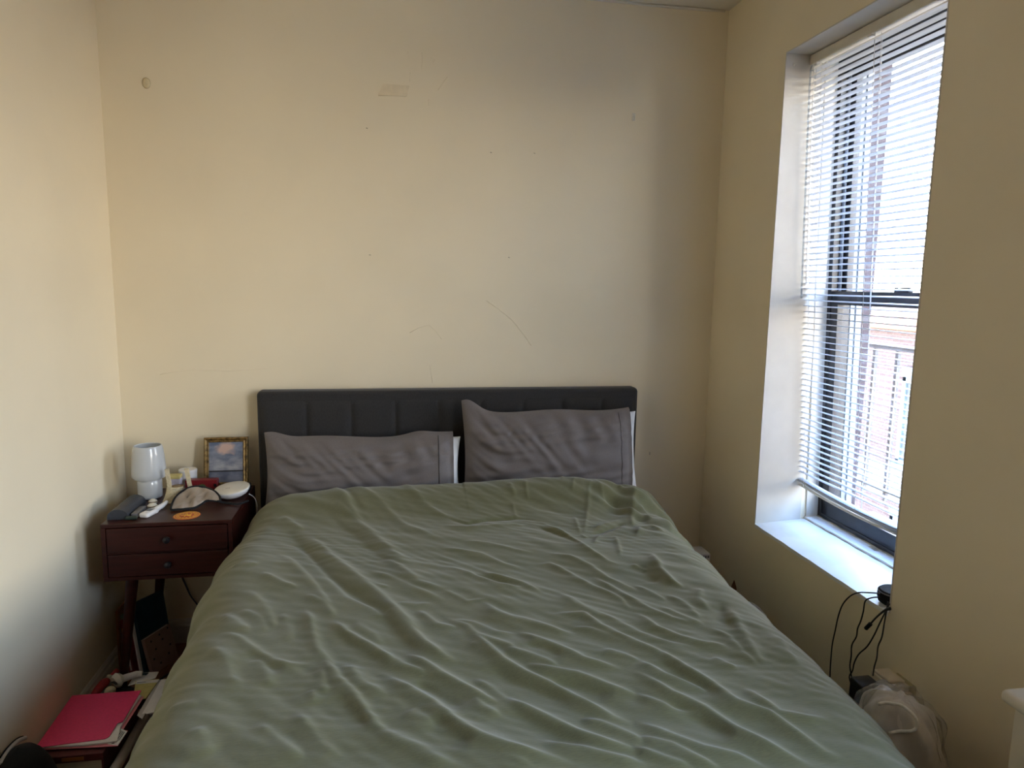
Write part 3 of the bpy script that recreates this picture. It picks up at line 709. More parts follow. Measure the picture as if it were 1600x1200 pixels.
sdm = dv.modifiers.new('thickness', 'SOLIDIFY'); sdm.thickness = .012; sdm.offset = -1
tagit(dv, 'rumpled sage green linen duvet spread over the whole bed', 'duvet')

# ---- pillows ---------------------------------------------------------------
def pillow_pts(c, hw, hh, T, phi, nx=110, ny=60, edge=.0, ear=None, seed=0, wr=.0085, openr=False, scale=1):
    rr = np.random.RandomState(seed); out = []
    ph = rr.uniform(0, 6.28, 12); cph, sph = math.cos(phi), math.sin(phi)
    for sgn in (1, -1):
        P = np.zeros((ny, nx, 3))
        for i, v in enumerate(np.linspace(-1, 1, ny)):
            for j, u in enumerate(np.linspace(-1, 1, nx)):
                uu = u; pu = abs(u)**(3.0 if not (openr and u > 0) else 9)
                th = T*max(0, (1-pu))**.5*max(0, 1-abs(v)**2.6)**.55
                if openr and u > .80: th = max(th, .55*T*max(0, 1-abs(v)**3)**.5)
                x = hw*uu*(1-.035*(1-v*v)*(1 if not (openr and u > 0) else .1)); z = hh*v*(1-.06*(1-uu*uu)*(v > 0)+.03*math.sin(uu*5+ph[0])*(v > 0))
                if ear:
                    for eu, ev, ez in ear: z += ez*math.exp(-((u-eu)/.16)**2)*max(0, v*ev)**3
                g = (.9*math.sin(3*u+9*v+ph[1])*math.exp(-((u+.8)/.3)**2)+.7*math.sin(14*v-3*u*u*4+ph[2])*math.exp(-((u+.75)/.25)**2)
                     + .6*math.sin(22*u+7*v+ph[3])*math.exp(-((v-.75)/.3)**2)+.5*math.sin(9*u-12*v+ph[4])*math.exp(-((u-.5)/.3)**2-((v+.2)/.5)**2)
                     + .45*math.sin(19*u+13*v+3*math.sin(5*u)+ph[5])*.5+.35*math.sin(7*u-21*v+2*math.sin(6*v)+ph[6])
                     + .30*math.sin(37*u+11*v+4*math.sin(4*u+3*v)+ph[7])*math.exp(-((v-.5)/.5)**2)+.30*math.sin(31*v-17*u*u+3*math.sin(7*u)+ph[8])*math.exp(-((u+.6)/.4)**2))
                y = -sgn*(th+wr*g*(th/T if T else 0))
                # local: x right, z up, y front(-); lean back
                P[i, j] = (c[0]+x, c[1]+y*cph+z*sph, c[2]+z*cph+y*sph*.0+(-y)*sph*.0)
        out.append(P)
    return out
def pillow(name, c, hw, hh, T, phi, label, seed, ear, inner):
    t = thing(name, (c[0], c[1], .615), label, 'pillow', 'pillows against the headboard')
    a, b = pillow_pts(c, hw, hh, T, phi, seed=seed, ear=ear, openr=True)
    m = MB().grid(a); m.grid(b[:, ::-1]); obj('pillowcase', m, M['pillow'], t, smooth=True)
    a2, b2 = pillow_pts((c[0]+inner, c[1]+.004, c[2]-.004), hw, hh*.93, T*.80, phi, seed=seed+1, wr=.002)
    m = MB().grid(a2); m.grid(b2[:, ::-1]); obj('pillow_insert', m, M['sheet'], t, smooth=True, weld=True)
    for cu in ((.835, .85) if seed == 3 else (.86,)):
        k = int((cu+1)/2*(a.shape[1]-1)); pts = [a[i, k]+np.array([0, -.0012, 0]) for i in range(3, a.shape[0]-2, 2)]
        obj('hem_stitch', MB().tube(pts, .0014, 5, 1), M['stitch'], t, smooth=True)
    return t
pillow('pillow', (.950, -.198, .775), .374, .155, .076, R(12), 'taupe pillow slumped low at the left of the headboard', 3,
       [(-.93, 1, .022), (.62, 1, .012)], .032)
pillow('pillow', (1.722, -.196, .832), .362, .192, .066, R(11), 'taller upright taupe pillow at the right of the headboard', 11,
       [(-.93, 1, .040)], .032)

# ------------------------------------------------------------------ nightstand
ns = thing('nightstand', (.303, -.288, 0), 'dark mahogany two drawer nightstand with splayed legs in the corner', 'nightstand')
X0, X1, YF, YK, Z0, Z1 = .088, .516, -.500, -.070, .495, .700
obj('tabletop', MB().box((X0, YF, Z1-.014), (X1, YK, Z1), .002, 2), M['mahog'], ns)
c = MB(); c.box((X0, YF, Z0), (X0+.014, YK, Z1-.014)); c.box((X1-.014, YF, Z0), (X1, YK, Z1-.014))
c.box((X0+.014, YF, Z0), (X1-.014, YK, Z0+.012)); c.box((X0+.014, YK-.01, Z0+.012), (X1-.014, YK, Z1-.014)); c.box((X0+.014, YF+.004, .590), (X1-.014, YK-.01, .594))
obj('case', c, M['mahog'], ns)
for za, zb in ((.5095, .588), (.596, .683)):
    d = obj('drawer', MB().box((X0+.017, YF-.001, za), (X1-.017, YF+.35, zb), .0015, 1), M['mahog'], ns)
    zc = (za+zb)/2+.003
    obj('knob', MB().lathe([(.0055, 0), (.0055, .010), (.011, .014), (.0125, .020), (.0105, .026), (.004, .029)], n=20,
        mx=Matrix.Translation((.303, YF-.001, zc)) @ Matrix.Rotation(R(90), 4, 'X')), M['knob'], d, smooth='auto')
for sx_, sy_ in ((-1, -1), (1, -1), (-1, 1), (1, 1)):
    xt, yt = .304+sx_*.145, (-.435 if sy_ < 0 else -.096); xb, yb = .304+sx_*.205, (-.457 if sy_ < 0 else -.088)
    obj('leg', MB().tube([(xt, yt, Z0+.001), (xb, yb, .0)], [.021, .012], 14, 0), M['mahog'], ns, smooth='auto')

ZT = .700
lamp = thing('table_lamp', (.152, -.188, ZT), 'white opal glass table lamp with a mushroom shade beside the left wall', 'lamp')
LB = (.152, -.188, ZT)
obj('lamp_base', MB().lathe([(.0, 0), (.039, 0), (.0425, .003), (.0435, .02), (.0435, .052), (.0432, .066), (.041, .070), (.0415, .074)], LB, 48), M['opal'], lamp, smooth='auto')
obj('lamp_shade', MB().lathe([(.0405, .074), (.0450, .075), (.0565, .079), (.0615, .088), (.0610, .100), (.0565, .165), (.0520, .197), (.0495, .2035), (.0470, .2050), (.0455, .2025),
    (.0480, .19), (.053, .16), (.0575, .10), (.055, .085), (.030, .080)], LB, 48, cap=False), M['opal'], lamp, smooth='auto')
obj('light_socket', MB().lathe([(.014, .076), (.014, .11), (.022, .12), (.026, .135), (.022, .152), (.008, .160)], LB, 20), M['opal_in'], lamp, smooth='auto')

# picture
pf = thing('picture_frame', (.407, -.075, ZT), 'antique gilt picture frame with a painting of clouds over water', 'picture frame')
mxf = Matrix.Translation((.408, -.092, ZT+.001)) @ Matrix.Rotation(R(-10), 4, 'X')
def fr_piece(poly):
    t = MB().prism([(x, 0, z) for x, z in poly], (0, .012, 0)); t.bm.transform(mxf); return t
FW, FH, FB = .0865, .204, .021
def moulding(x0, z0, x1, z1, nx_, nz_):
    """one side of the frame: stepped section with mitred ends; (nx_, nz_) points inwards"""
    sec = [(0, .004), (.002, -.004), (.006, -.007), (.009, -.004), (.013, -.001), (.017, -.003), (.0205, .000), (.0205, .006), (0, .010)]
    dx, dz = x1-x0, z1-z0; L = math.hypot(dx, dz); dx /= L; dz /= L; V = []; Fc = []; n = len(sec)
    for e_, (ex, ez) in ((1, (x0, z0)), (-1, (x1, z1))):
        for t_, y_ in sec: V.append((ex+nx_*t_+dx*e_*t_, y_, ez+nz_*t_+dz*e_*t_))
    for k in range(n): Fc.append((k, (k+1) % n, n+(k+1) % n, n+k))
    Fc += [tuple(range(n)), tuple(range(n, 2*n))]
    t = MB()._v(V, Fc); t.bm.transform(mxf); return t
for q in ((-FW, 0, FW, 0, 0, 1), (FW, 0, FW, FH, -1, 0), (FW, FH, -FW, FH, 0, -1), (-FW, FH, -FW, 0, 1, 0)):
    obj('moulding', moulding(*q), M['gold'], pf)
def paint_mat():
    m = mat('seascape_paint', (.4, .4, .45), .5); t = m.node_tree; b = t.nodes['Principled BSDF']
    co = t.nodes.new('ShaderNodeTexCoord'); s_ = t.nodes.new('ShaderNodeSeparateXYZ'); t.links.new(co.outputs['Generated'], s_.inputs[0])
    mp = t.nodes.new('ShaderNodeMapping'); mp.inputs['Scale'].default_value = (2.2, 1, 5.0); t.links.new(co.outputs['Generated'], mp.inputs[0])
    n = t.nodes.new('ShaderNodeTexNoise'); n.inputs['Scale'].default_value = 1.3; n.inputs['Detail'].default_value = 5; t.links.new(mp.outputs[0], n.inputs['Vector'])
    r = t.nodes.new('ShaderNodeValToRGB'); t.links.new(n.outputs['Fac'], r.inputs[0])
    r.color_ramp.elements[0].position = .38; r.color_ramp.elements[0].color = (.13, .16, .23, 1)
    r.color_ramp.elements[1].position = .62; r.color_ramp.elements[1].color = (.42, .43, .46, 1)
    # horizon ramp over height
    r2 = t.nodes.new('ShaderNodeValToRGB'); t.links.new(s_.outputs['Z'], r2.inputs[0]); r2.color_ramp.interpolation = 'LINEAR'
    el = r2.color_ramp.elements; el[0].position = 0; el[0].color = (.16, .17, .21, 1); el[1].position = 1; el[1].color = (.24, .28, .36, 1)
    for p_, c_ in ((.24, (.24, .25, .30, 1)), (.27, (.20, .21, .25, 1)), (.275, (.02, .025, .03, 1)), (.30, (.02, .025, .03, 1)), (.31, (.46, .45, .46, 1)), (.42, (.42, .42, .44, 1)), (.6, (.30, .32, .37, 1))):
        q_ = el.new(p_); q_.color = c_
    mx = t.nodes.new('ShaderNodeMixRGB'); mx.blend_type = 'OVERLAY'; mx.inputs[0].default_value = .75
    t.links.new(r2.outputs[0], mx.inputs[1]); t.links.new(r.outputs[0], mx.inputs[2])
    # peach cloud
    ds = t.nodes.new('ShaderNodeVectorMath'); ds.operation = 'DISTANCE'
    m2 = t.nodes.new('ShaderNodeMapping'); m2.inputs['Scale'].default_value = (1, 0, 1.9); t.links.new(co.outputs['Generated'], m2.inputs[0])
    ad = t.nodes.new('ShaderNodeMixRGB'); ad.blend_type = 'ADD'; ad.inputs[0].default_value = .55; t.links.new(m2.outputs[0], ad.inputs[1]); t.links.new(n.outputs['Color'], ad.inputs[2])
    t.links.new(ad.outputs[0], ds.inputs[0]); ds.inputs[1].default_value = (.78, .26, 1.88)
    r3 = t.nodes.new('ShaderNodeValToRGB'); t.links.new(ds.outputs['Value'], r3.inputs[0]); r3.color_ramp.elements[0].position = .16; r3.color_ramp.elements[0].color = (1, 1, 1, 1)
    r3.color_ramp.elements[1].position = .34; r3.color_ramp.elements[1].color = (0, 0, 0, 1)
    mx2 = t.nodes.new('ShaderNodeMixRGB'); t.links.new(r3.outputs[0], mx2.inputs[0]); t.links.new(mx.outputs[0], mx2.inputs[1]); mx2.inputs[2].default_value = (.58, .40, .33, 1)
    t.links.new(mx2.outputs[0], b.inputs['Base Color']); return m
t = MB().box((-FW+.018, .003, .018), (FW-.018, .008, FH-.018)); 
me_c = t
t.bm.transform(mxf); obj('painting', t, paint_mat(), pf)
t = MB().box((-.02, .010, .02), (.02, .013, .15)); t.bm.transform(mxf @ Matrix.Translation((0, .0, 0))); obj('easel_back', t, M['blackcloth'], pf)

# tub, box, red box, bag
obj('tub', MB().lathe([(.028, 0), (.0325, .004), (.0335, .072), (.0345, .074), (.0345, .082), (.032, .0845)], (.268, -.100, ZT), 40), M['white'],
    smooth='auto', label='round white lidded tub behind the cream bag on the nightstand', cat='tub')
bx_ = thing('carton', (.238, -.145, ZT), 'small lilac carton with a pale yellow top standing behind the cream bag', 'box')
obj('carton_body', MB().box((.212, -.174, ZT), (.258, -.142, ZT+.064), .001, 1), M['lilac'], bx_)
obj('carton_top', MB().box((.211, -.175, ZT+.064), (.259, -.141, ZT+.078), .002, 1), M['yellow'], bx_)
rb = thing('red_box', (.340, -.150, ZT), 'dark red box with a green leaf print in front of the gilt frame', 'box')
obj('box_body', MB().box((.275, -.172, ZT), (.393, -.137, ZT+.056), .002, 1), M['red'], rb)
obj('leaf_print', MB().prism([(.338+.013*math.cos(a), -.1725, ZT+.032+.008*math.sin(a)) for a in np.linspace(0, 6.2, 14)], (0, -.0006, 0)), M['leaf'], rb)
obj('clasp', MB().box((.381, -.1745, ZT+.028), (.391, -.172, ZT+.040)), M['knob'], rb)
bg_ = thing('knit_bag', (.262, -.245, ZT), 'little cream knitted bag with two stiff upright handles on the nightstand', 'bag')
P = []
for k, z in enumerate(np.linspace(0, 1, 9)):
    hw = .046-.016*z-.004*math.sin(z*3); hd = .026-.010*z; P.append([(.262+hw*math.copysign(abs(math.cos(a))**.7, math.cos(a)), -.255+hd*math.copysign(abs(math.sin(a))**.7, math.sin(a)), ZT+.058*z) for a in np.linspace(0, 2*math.pi, 25)])
obj('bag_body', MB().grid(np.array(P)), M['cream'], bg_, smooth=True, weld=True)
obj('bag_lining', MB().lathe([(.020, .050), (.022, .054), (.004, .055)], (.262, -.252, ZT), 24), M['cream'], bg_, smooth='auto')
obj('bag_rim', MB().tube([(.272+.020*math.cos(a), -.252+.013*math.sin(a), ZT+.059) for a in np.linspace(0, 6.283, 20)], .0022, 6, 1), M['rim'], bg_, smooth=True)
for xb, xt in ((.246, .236), (.318, .306)):
    obj('handle', MB().box((-.0075, -.004, 0), (.0075, .004, .080), .002).join(bmesh.new()), M['cream'], bg_) if False else None
    pts = [(xb, -.258, ZT+.045), ((xb+xt)/2, -.256, ZT+.085), (xt, -.254, ZT+.126)]
    m = MB(); Pg = []
    for (x, y, z) in pts: Pg.append([(x-.0075, y-.003, z), (x+.0075, y-.003, z), (x+.0075, y+.003, z), (x-.0075, y+.003, z), (x-.0075, y-.003, z)])
    m.grid(np.array(Pg)); m._v([Pg[-1][k] for k in range(4)], [(0, 1, 2, 3)])
    obj('handle', m, M['cream'], bg_, weld=True)

# sleep mask: quilted double lobe, propped on the bag
mk = thing('sleep_mask', (.35, -.34, ZT), 'tan satin sleep mask with black piping propped on the nightstand', 'sleep mask')
out2 = [(268, 800), (268, 790), (273, 779), (283, 769), (296, 762), (310, 760), (324, 763), (336, 768), (343, 776), (343, 783), (332, 782), (322, 783), (314, 788), (304, 795), (290, 799), (278, 800)]
mc = (309, 779)
def mpt(px, py):
    v = (802-py)/42.; p = U(px, py, 1, -.385+.11*v); p[2] = max(p[2], ZT+.0065); return p
on = [mpt(*p) for p in out2]; cen = mpt(*mc)
nR = 9; Pm = []
dense = []
for i in range(len(on)):
    p0, p1, p2, p3 = on[i-1], on[i], on[(i+1) % len(on)], on[(i+2) % len(on)]
    for k in range(4):
        u = k/4; dense.append(.5*((2*p1)+(-p0+p2)*u+(2*p0-5*p1+4*p2-p3)*u*u+(-p0+3*p1-3*p2+p3)*u**3))
nrm = np.array([0, -.86, .5])
for k in range(nR):
    q = 1-k/(nR-1); row = []
    for i, p in enumerate(dense+[dense[0]]):
        c0 = cen+(p-cen)*q; lob = .010*(1-q**3)**.6*(1+.75*math.sin(c0[0]*110+c0[2]*95)+.45*math.sin(c0[0]*210-c0[2]*60+2*math.sin(c0[2]*90)))
        row.append(c0+nrm*lob)
    Pm.append(row)
obj('satin_face', MB().grid(np.array(Pm)), M['satin'], mk, smooth=True)
obj('mask_back', MB().prism([p-nrm*.002 for p in dense], -nrm*.003), M['blackcloth'], mk)
obj('piping', MB().tube(dense+[dense[0]], .0042, 8, 1), M['blackcloth'], mk, smooth=True)
st = [mpt(338, 783), U(352, 787, 2, .702), U(372, 789, 2, .702), U(388, 784, 2, .702)]
obj('elastic_strap', MB().tube([st[0], st[1]+np.array([0, 0, .004]), st[2]+np.array([0, 0, .004]), st[3]+np.array([0, 0, .004])], .0042, 6), M['blackcloth'], mk, smooth=True)

# white sound machine (tilted disc)
dm = thing('sound_machine', (.462, -.235, ZT), 'ivory oval sound machine lying tilted at the right of the nightstand top', 'speaker')
MX = Matrix.Translation((.464, -.235, ZT+.0245)) @ Matrix.Rotation(R(-5), 4, 'Y') @ Matrix.Rotation(R(6), 4, 'X')
obj('machine_body', MB().lathe([(.020, -.019), (.038, -.016), (.055, -.006), (.0625, .004), (.0655, .011), (.0655, .014)], n=48, mx=MX), M['white'], dm, smooth='auto')
obj('fabric_top', MB().lathe([(.0655, .014), (.0635, .017), (.050, .0195), (.02, .0205), (.002, .0205)], n=48, mx=MX), M['ivory'], dm, smooth='auto')
for a in range(3):
    obj('button', MB().lathe([(.0016, .0205), (.0016, .0212)], (-.018+.006*a, -.012, 0), 8, mx=MX), M['rim'], dm)
obj('power_cable', MB().tube([U(389, 772, 1, -.22), U(396, 776, 1, -.2), U(400, 783, 1, -.2), U(402, 796, 1, -.2), U(402, 830, 1, -.2)], .0016, 6), M['cord'], dm, smooth=True)
obj('power_block', MB().box((.474, -.166, ZT), (.512, -.116, ZT+.026), .004), M['black'], smooth='auto',
    label='black power block behind the ivory sound machine', cat='adapter')

# round orange coaster
ct = U(292, 806, 2, ZT); coas = thing('coaster', (ct[0], ct[1], ZT), 'round orange printed coaster near the front edge of the nightstand', 'coaster')
M['corange'] = mat('red_orange_print', (.50, .09, .03), .5, noise=.08, nscale=80)
M['cyellow'] = mat('yellow_print', (.70, .38, .045), .5, noise=.08, nscale=80)
obj('disc', MB().lathe([(.044, 0), (.0455, .001), (.044, .002)], (ct[0], ct[1], ZT), 40), M['corange'], coas, smooth='auto')
m = MB()
for r_ in (.041, .034): m.lathe([(r_-.0016, .0021), (r_-.0016, .0025), (r_+.0012, .0025), (r_+.0012, .0021)], (ct[0], ct[1], ZT), 40, cap=False)
for k in range(14):
    a = k*math.pi/7; m.box((ct[0]+.0275*math.cos(a)-.0032, ct[1]+.0275*math.sin(a)-.0032, ZT+.0021), (ct[0]+.0275*math.cos(a)+.0032, ct[1]+.0275*math.sin(a)+.0032, ZT+.0025))
for k in range(5):
    a = k*1.2566+.3; m.tube([(ct[0], ct[1], ZT+.0025), (ct[0]+.010*math.cos(a), ct[1]+.010*math.sin(a), ZT+.0028), (ct[0]+.019*math.cos(a+.5), ct[1]+.019*math.sin(a+.5), ZT+.0025)], .0017, 5)
obj('printed_rings', m, M['cyellow'], coas)

# slate glasses case
gc = thing('glasses_case', (.118, -.35, ZT), 'slate half round glasses case lying against the left wall on the nightstand', 'case')
prof = [(-.034, 0), (-.034, .010)]+[(-.034*math.cos(a)+.0, .010+.026*math.sin(a)) for a in np.linspace(.3, 2.84, 12)]+[(.034, .010), (.034, 0)]
gy0, gy1 = -.452, -.270
obj('case_shell', MB().prism([(.127+x, gy0, ZT+z) for x, z in prof], (0, gy1-gy0, 0)), M['case'], gc, smooth='auto')
obj('case_seam', MB().tube([(.093+.0, gy0+.004, ZT+.011), (.0925, gy1, ZT+.011)], .001, 5, 0), M['black'], gc)
obj('case_seam', MB().tube([(.1615, gy0+.004, ZT+.011), (.1615, gy1, ZT+.011)], .001, 5, 0), M['black'], gc)
obj('gadget', MB().box((.166, -.440, ZT), (.189, -.350, ZT+.016), .003), M['grey'], smooth='auto',
    label='flat grey gadget beside the slate glasses case', cat='gadget')
obj('lip_balm', MB().tube([(.158, -.462, ZT+.0075), (.192, -.458, ZT+.0075)], .0072, 14, 0), mat('dark_green_plastic', (.02, .035, .028), .3, noise=.1), smooth='auto',
    label='small dark green tube lying before the grey gadget', cat='tube')
td = thing('thermometer', (.235, -.40, ZT), 'white handheld thermometer with a small grey display', 'thermometer')
MT = Matrix.Translation((.2185, -.415, ZT+.009)) @ Matrix.Rotation(R(-17), 4, 'Z')
t = MB().box((-.017, -.035, -.009), (.017, .035, .009), .007, 3); t.bm.transform(MT); obj('thermometer_body', t, M['white'], td, smooth='auto')
t = MB().tube([(0, .03, 0), (0, .075, .002), (0, .105, .008)], [.010, .009, .006], 12, 2); t.bm.transform(MT); obj('probe_cap', t, M['white'], td, smooth='auto')
t = MB().box((-.009, -.006, .0088), (.009, .020, .0098)); t.bm.transform(MT); obj('display', t, M['lcd'], td)
for (x, y, r_, z, lb) in ((.203, -.330, .018, 0, 'lower cream claw clip beside the cream bag'), (.188, -.276, .016, .0, 'rear cream claw clip close to the lamp base')):
    cl = thing('hair_clip', (x, y, ZT), lb, 'hair clip', 'cream hair clips by the lamp')
    obj('clip_shell', MB().lathe([(r_*.55, .0), (r_*.95, .004), (r_, .009), (r_*.8, .014), (r_*.35, .018)], (x, y, ZT), 20), M['ivory'], cl, smooth='auto')
    obj('clip_band', MB().tube([(x+r_*1.0*math.cos(a), y+r_*1.0*math.sin(a), ZT+.009) for a in np.linspace(0, 6.28, 16)], .0016, 5, 1), M['rim'], cl, smooth=True)

# wall cord under the nightstand
obj('wall_cable', MB().tube([U(284, 900, 1, -.02), U(292, 918, 1, -.02), U(300, 934, 1, -.02), U(320, 958, 1, -.02), U(345, 985, 1, -.03)], [.004, .004, .0032, .0028, .0028], 8), M['greycord'],
    smooth=True, label='grey cable drooping along the wall below the nightstand', cat='cable')

# ------------------------------------------------------------------ books under the nightstand
def book(name, xb, xt, y0, y1, h, th, m_cover, label, m_pages=None, z0=.003, group='books under the nightstand', kx=.62):
    """standing, spine towards the camera (y0), leaning so that its top is at xt"""
    t = thing(name, (xb, (y0+y1)/2, z0), label, 'book', group)
    dx = xt-xb; L = math.hypot(dx, h); ux, uz = dx/L, h/L; nx_, nz_ = uz, -ux
    def slab(ta, tb, ya, yb, sa, sb):
        q = [(xb+ux*L*sa+nx_*ta, z0+uz*L*sa+nz_*ta+max(0, -nz_*0)), (xb+ux*L*sb+nx_*ta, z0+uz*L*sb+nz_*ta), (xb+ux*L*sb+nx_*tb, z0+uz*L*sb+nz_*tb), (xb+ux*L*sa+nx_*tb, z0+uz*L*sa+nz_*tb)]
        return MB().prism([(a+kx*(ya-y0), ya, b) for a, b in q], (kx*(yb-ya), yb-ya, 0))
    c = slab(-th, -th+.002, y0, y1, 0, 1); c.join(slab(-.002, 0, y0, y1, 0, 1).bm); c.join(slab(-th, 0, y0-.0015, y0+.0015, 0, 1).bm)
    co = obj('book_cover', c, m_cover, t)
    obj('page_block', slab(-th+.002, -.002, y0+.002, y1-.003, .012, .985), m_pages or M['pages'], t)
    return t, slab
bk, sl_ = book('book', .118, .088, -.240, -.128, .290, .012, M['navy'], 'tall petrol blue book leaning left under the nightstand')
bk2, sl2 = book('notebook', .150, .124, -.262, -.138, .150, .012, M['cover'], 'blush notebook with small dark dots leaning on the tall blue book', M['paper'], kx=.45)
for k, (fy, fz) in enumerate(((.2, .88), (.55, .92), (.9, .96), (.62, .76), (.85, .5), (.3, .62), (.72, .3), (.35, .2), (.15, .4))):
    yy = -.262+.12*fy; zz = .148*fz; xx = .150-.026*fz+.0006+.45*.12*fy
    obj('dot', MB().lathe([(.0042, 0), (.0042, .0006)], n=10, mx=Matrix.Translation((xx, yy, zz)) @ Matrix.Rotation(R(-24), 4, 'Z') @ Matrix.Rotation(R(80), 4, 'Y')), M['ink'], bk2)
bk3, _ = book('book', .1012, .0741, -.246, -.132, .262, .0065, M['paper'], 'thin white paperback standing left of the tall blue book')
bk4, s4 = book('book', .0838, .0595, -.262, -.145, .235, .020, M['red'], 'deep red book with a mustard label on its spine under the nightstand')
obj('spine_label', s4(-.0165, -.0035, -.2640, -.2625, .42, .86), M['bookyellow'], bk4)
m = MB()
for k in range(9): m.join(s4(-.013, -.007, -.2640, -.2625, .12+.026*k, .138+.026*k).bm)
obj('spine_lettering', m, M['paper'], bk4)
bk5, _ = book('book', .0665, .0458, -.255, -.145, .20, .009, M['green'], 'thin dark green book between the red book and the left wall')
bk6, _ = book('book', .0675, .0422, -.235, -.145, .245, .009, mat('sage_cover', (.12, .16, .10), .6, noise=.1), 'sage green book with pale lettering beside the nightstand leg')
bd6 = thing('wooden_board', (.018, -.2, 0), 'orange brown wooden board leaning on the left wall behind the nightstand leg', 'board')
obj('board', MB().box((.015, -.235, .001), (.022, -.10, .262), .002), M['orange'], bd6)

# ------------------------------------------------------------------ pile on the floor, front left
ob = thing('storage_box', (.130, -.86, 0), 'oxblood book box with an ochre label beneath the pink folder', 'box')
obj('box_lid', MB().box((.022, -.905, .102), (.212, -.62, .125), .002), M['oxblood'], ob)
obj('box_pages', MB().box((.030, -.900, .004), (.206, -.63, .102)), M['pages'], ob)
obj('box_base', MB().box((.022, -.905, 0), (.212, -.62, .004)), M['oxblood'], ob)
obj('box_side', MB().box((.206, -.905, .004), (.212, -.62, .102)), M['oxblood'], ob)
obj('box_label', MB().box((.098, -.9062, .108), (.158, -.905, .119)), M['label'], ob)
# folder
fo = thing('file_folder', (.12, -.73, .126), 'bright pink card file folder lying open-edged on top of the floor pile', 'folder')
def fpt(px, py, z): return U(px, py, 2, z)
zf = .140
top = [fpt(55, 1169, zf), fpt(113, 1088, zf), fpt(221, 1080, zf), fpt(192, 1129, zf), fpt(184, 1131, zf), fpt(170, 1152, zf), fpt(164, 1155, zf)]
for p in top: p[0] = max(p[0], .002)
obj('folder_front', MB().prism([p+np.array([0, 0, .002 if k not in (5, 6, 0) else .0]) for k, p in enumerate(top)], (0, 0, .0012)), M['pink'], fo)
bk_ = [fpt(60, 1172, .131), fpt(113, 1090, .131), fpt(225, 1089, .131), fpt(192, 1141, .131), fpt(200, 1142, .131), fpt(184, 1166, .131), fpt(150, 1168, .131)]
for p in bk_: p[0] = max(p[0], .002)
obj('folder_back', MB().prism(bk_, (0, 0, .0012)), M['pinkin'], fo)
pp = [fpt(66, 1169, .134), fpt(116, 1092, .134), fpt(221, 1088, .134), fpt(189, 1137, .134), fpt(183, 1160, .134), fpt(130, 1166, .134)]
for p in pp: p[0] = max(p[0], .003)
pa = obj('paper_sheaf', MB().prism(pp, (0, 0, .005)), M['paper'], fo)
lb = [fpt(186, 1137, .1325), fpt(199, 1143, .1325), fpt(184, 1165, .1325), fpt(168, 1163, .1325)]
lab = obj('tab_label', MB().prism(lb, (0, 0, .0006)), M['paper'], fo)
a, b, c_, d = [np.array(q) for q in lb]
m = MB()
for k in range(4):
    u0 = .30+.16*k
    s0, s1 = a+(b-a)*u0, d+(c_-d)*u0; q0 = s0+(s1-s0)*.12; q1 = s0+(s1-s0)*(.62+.06*(k % 2))
    m.tube([q0+np.array([0, 0, .0009]), q1+np.array([0, 0, .0009])], .0011, 4, 0)
q0 = d+(c_-d)*.45+(a-d)*.1; m.box(q0+np.array([-.004, -.003, .0006]), q0+np.array([.004, .003, .0012]))
obj('label_printing', m, M['ink'], lab)

# black bag in the very corner of the picture
bb = thing('backpack', (.02, -1.02, 0), 'black fabric bag with a grey strap at the bottom left corner', 'bag')
P = []
for k, z in enumerate(np.linspace(0, 1, 14)):
    hw = .075*(1-z**3)**.5+.002; hd = .10*(1-z**3)**.5+.002
    P.append([(max(.004, .070+hw*math.cos(a)-.012*z), -1.02+hd*math.sin(a)-.03*z, .262*z) for a in np.linspace(0, 2*math.pi, 31)])
obj('bag_body', MB().grid(np.array(P)), M['blackcloth'], bb, smooth=True, weld=True)
obj('strap', MB().tube([U(0, 1193, 0, .030), U(14, 1172, 0, .030), U(28, 1158, 0, .032), U(40, 1153, 0, .04)], .006, 8), M['silver'], bb, smooth=True)
obj('strap_edge', MB().tube([U(0, 1184, 0, .012), U(12, 1168, 0, .012), U(26, 1155, 0, .014), U(36, 1151, 0, .03)], .003, 8), M['blackcloth'], bb, smooth=True)

# satin grey tube along the pile
tb = thing('tube_rod', (.26, -.7, .05), 'long satin grey tube lying between the folder pile and the bed', 'tube')
a = U(196, 1200, 2, .06); b = U(227, 1120, 2, .06)
obj('tube_shaft', MB().tube([a-np.array([.03, .12, 0]), b], .0155, 16, 0), M['silver'], tb, smooth='auto')
for v in (.05,): pass
obj('magazine', MB().prism([U(232, 1100, 2, .023), U(262, 1061, 2, .023), U(285, 1061, 2, .023), U(245, 1135, 2, .023)], (0, 0, .004)), M['paper'],
    label='white printed sheet half under the green duvet edge', cat='paper')
obj('leaflet', MB().prism([U(222, 1145, 2, .004), U(226, 1112, 2, .004), U(250, 1100, 2, .004), U(238, 1150, 2, .004)], (0, 0, .010)), M['paper'],
    label='pale leaflet on the floor beside the grey tube', cat='paper')
np_ = thing('notepad', (.19, -.5, .06), 'yellow paper pad sticking out behind the pink folder', 'notepad')
zz = .1275
obj('pad_sheet', MB().prism([U(212, 1065, 2, zz), U(249, 1062, 2, zz), U(228, 1092, 2, zz), U(208, 1095, 2, zz)], (0, 0, .003)), M['yellow'], np_)
obj('pad_header', MB().prism([U(213, 1064, 2, zz+.003), U(249, 1062, 2, zz+.003), U(246, 1066.5, 2, zz+.003), U(212, 1069, 2, zz+.003)], (0, 0, .0008)), M['paper'], np_)
obj('pad_line', MB().tube([U(214, 1067, 2, zz+.004), U(228, 1065.5, 2, zz+.004)], .001, 4, 0), M['ink'], np_)
obj('pad_block', MB().prism([U(213, 1066, 2, zz-.002), U(249, 1063, 2, zz-.002), U(228, 1093, 2, zz-.002), U(209, 1096, 2, zz-.002)], (0, 0, .0019)), M['blackcloth'], np_)
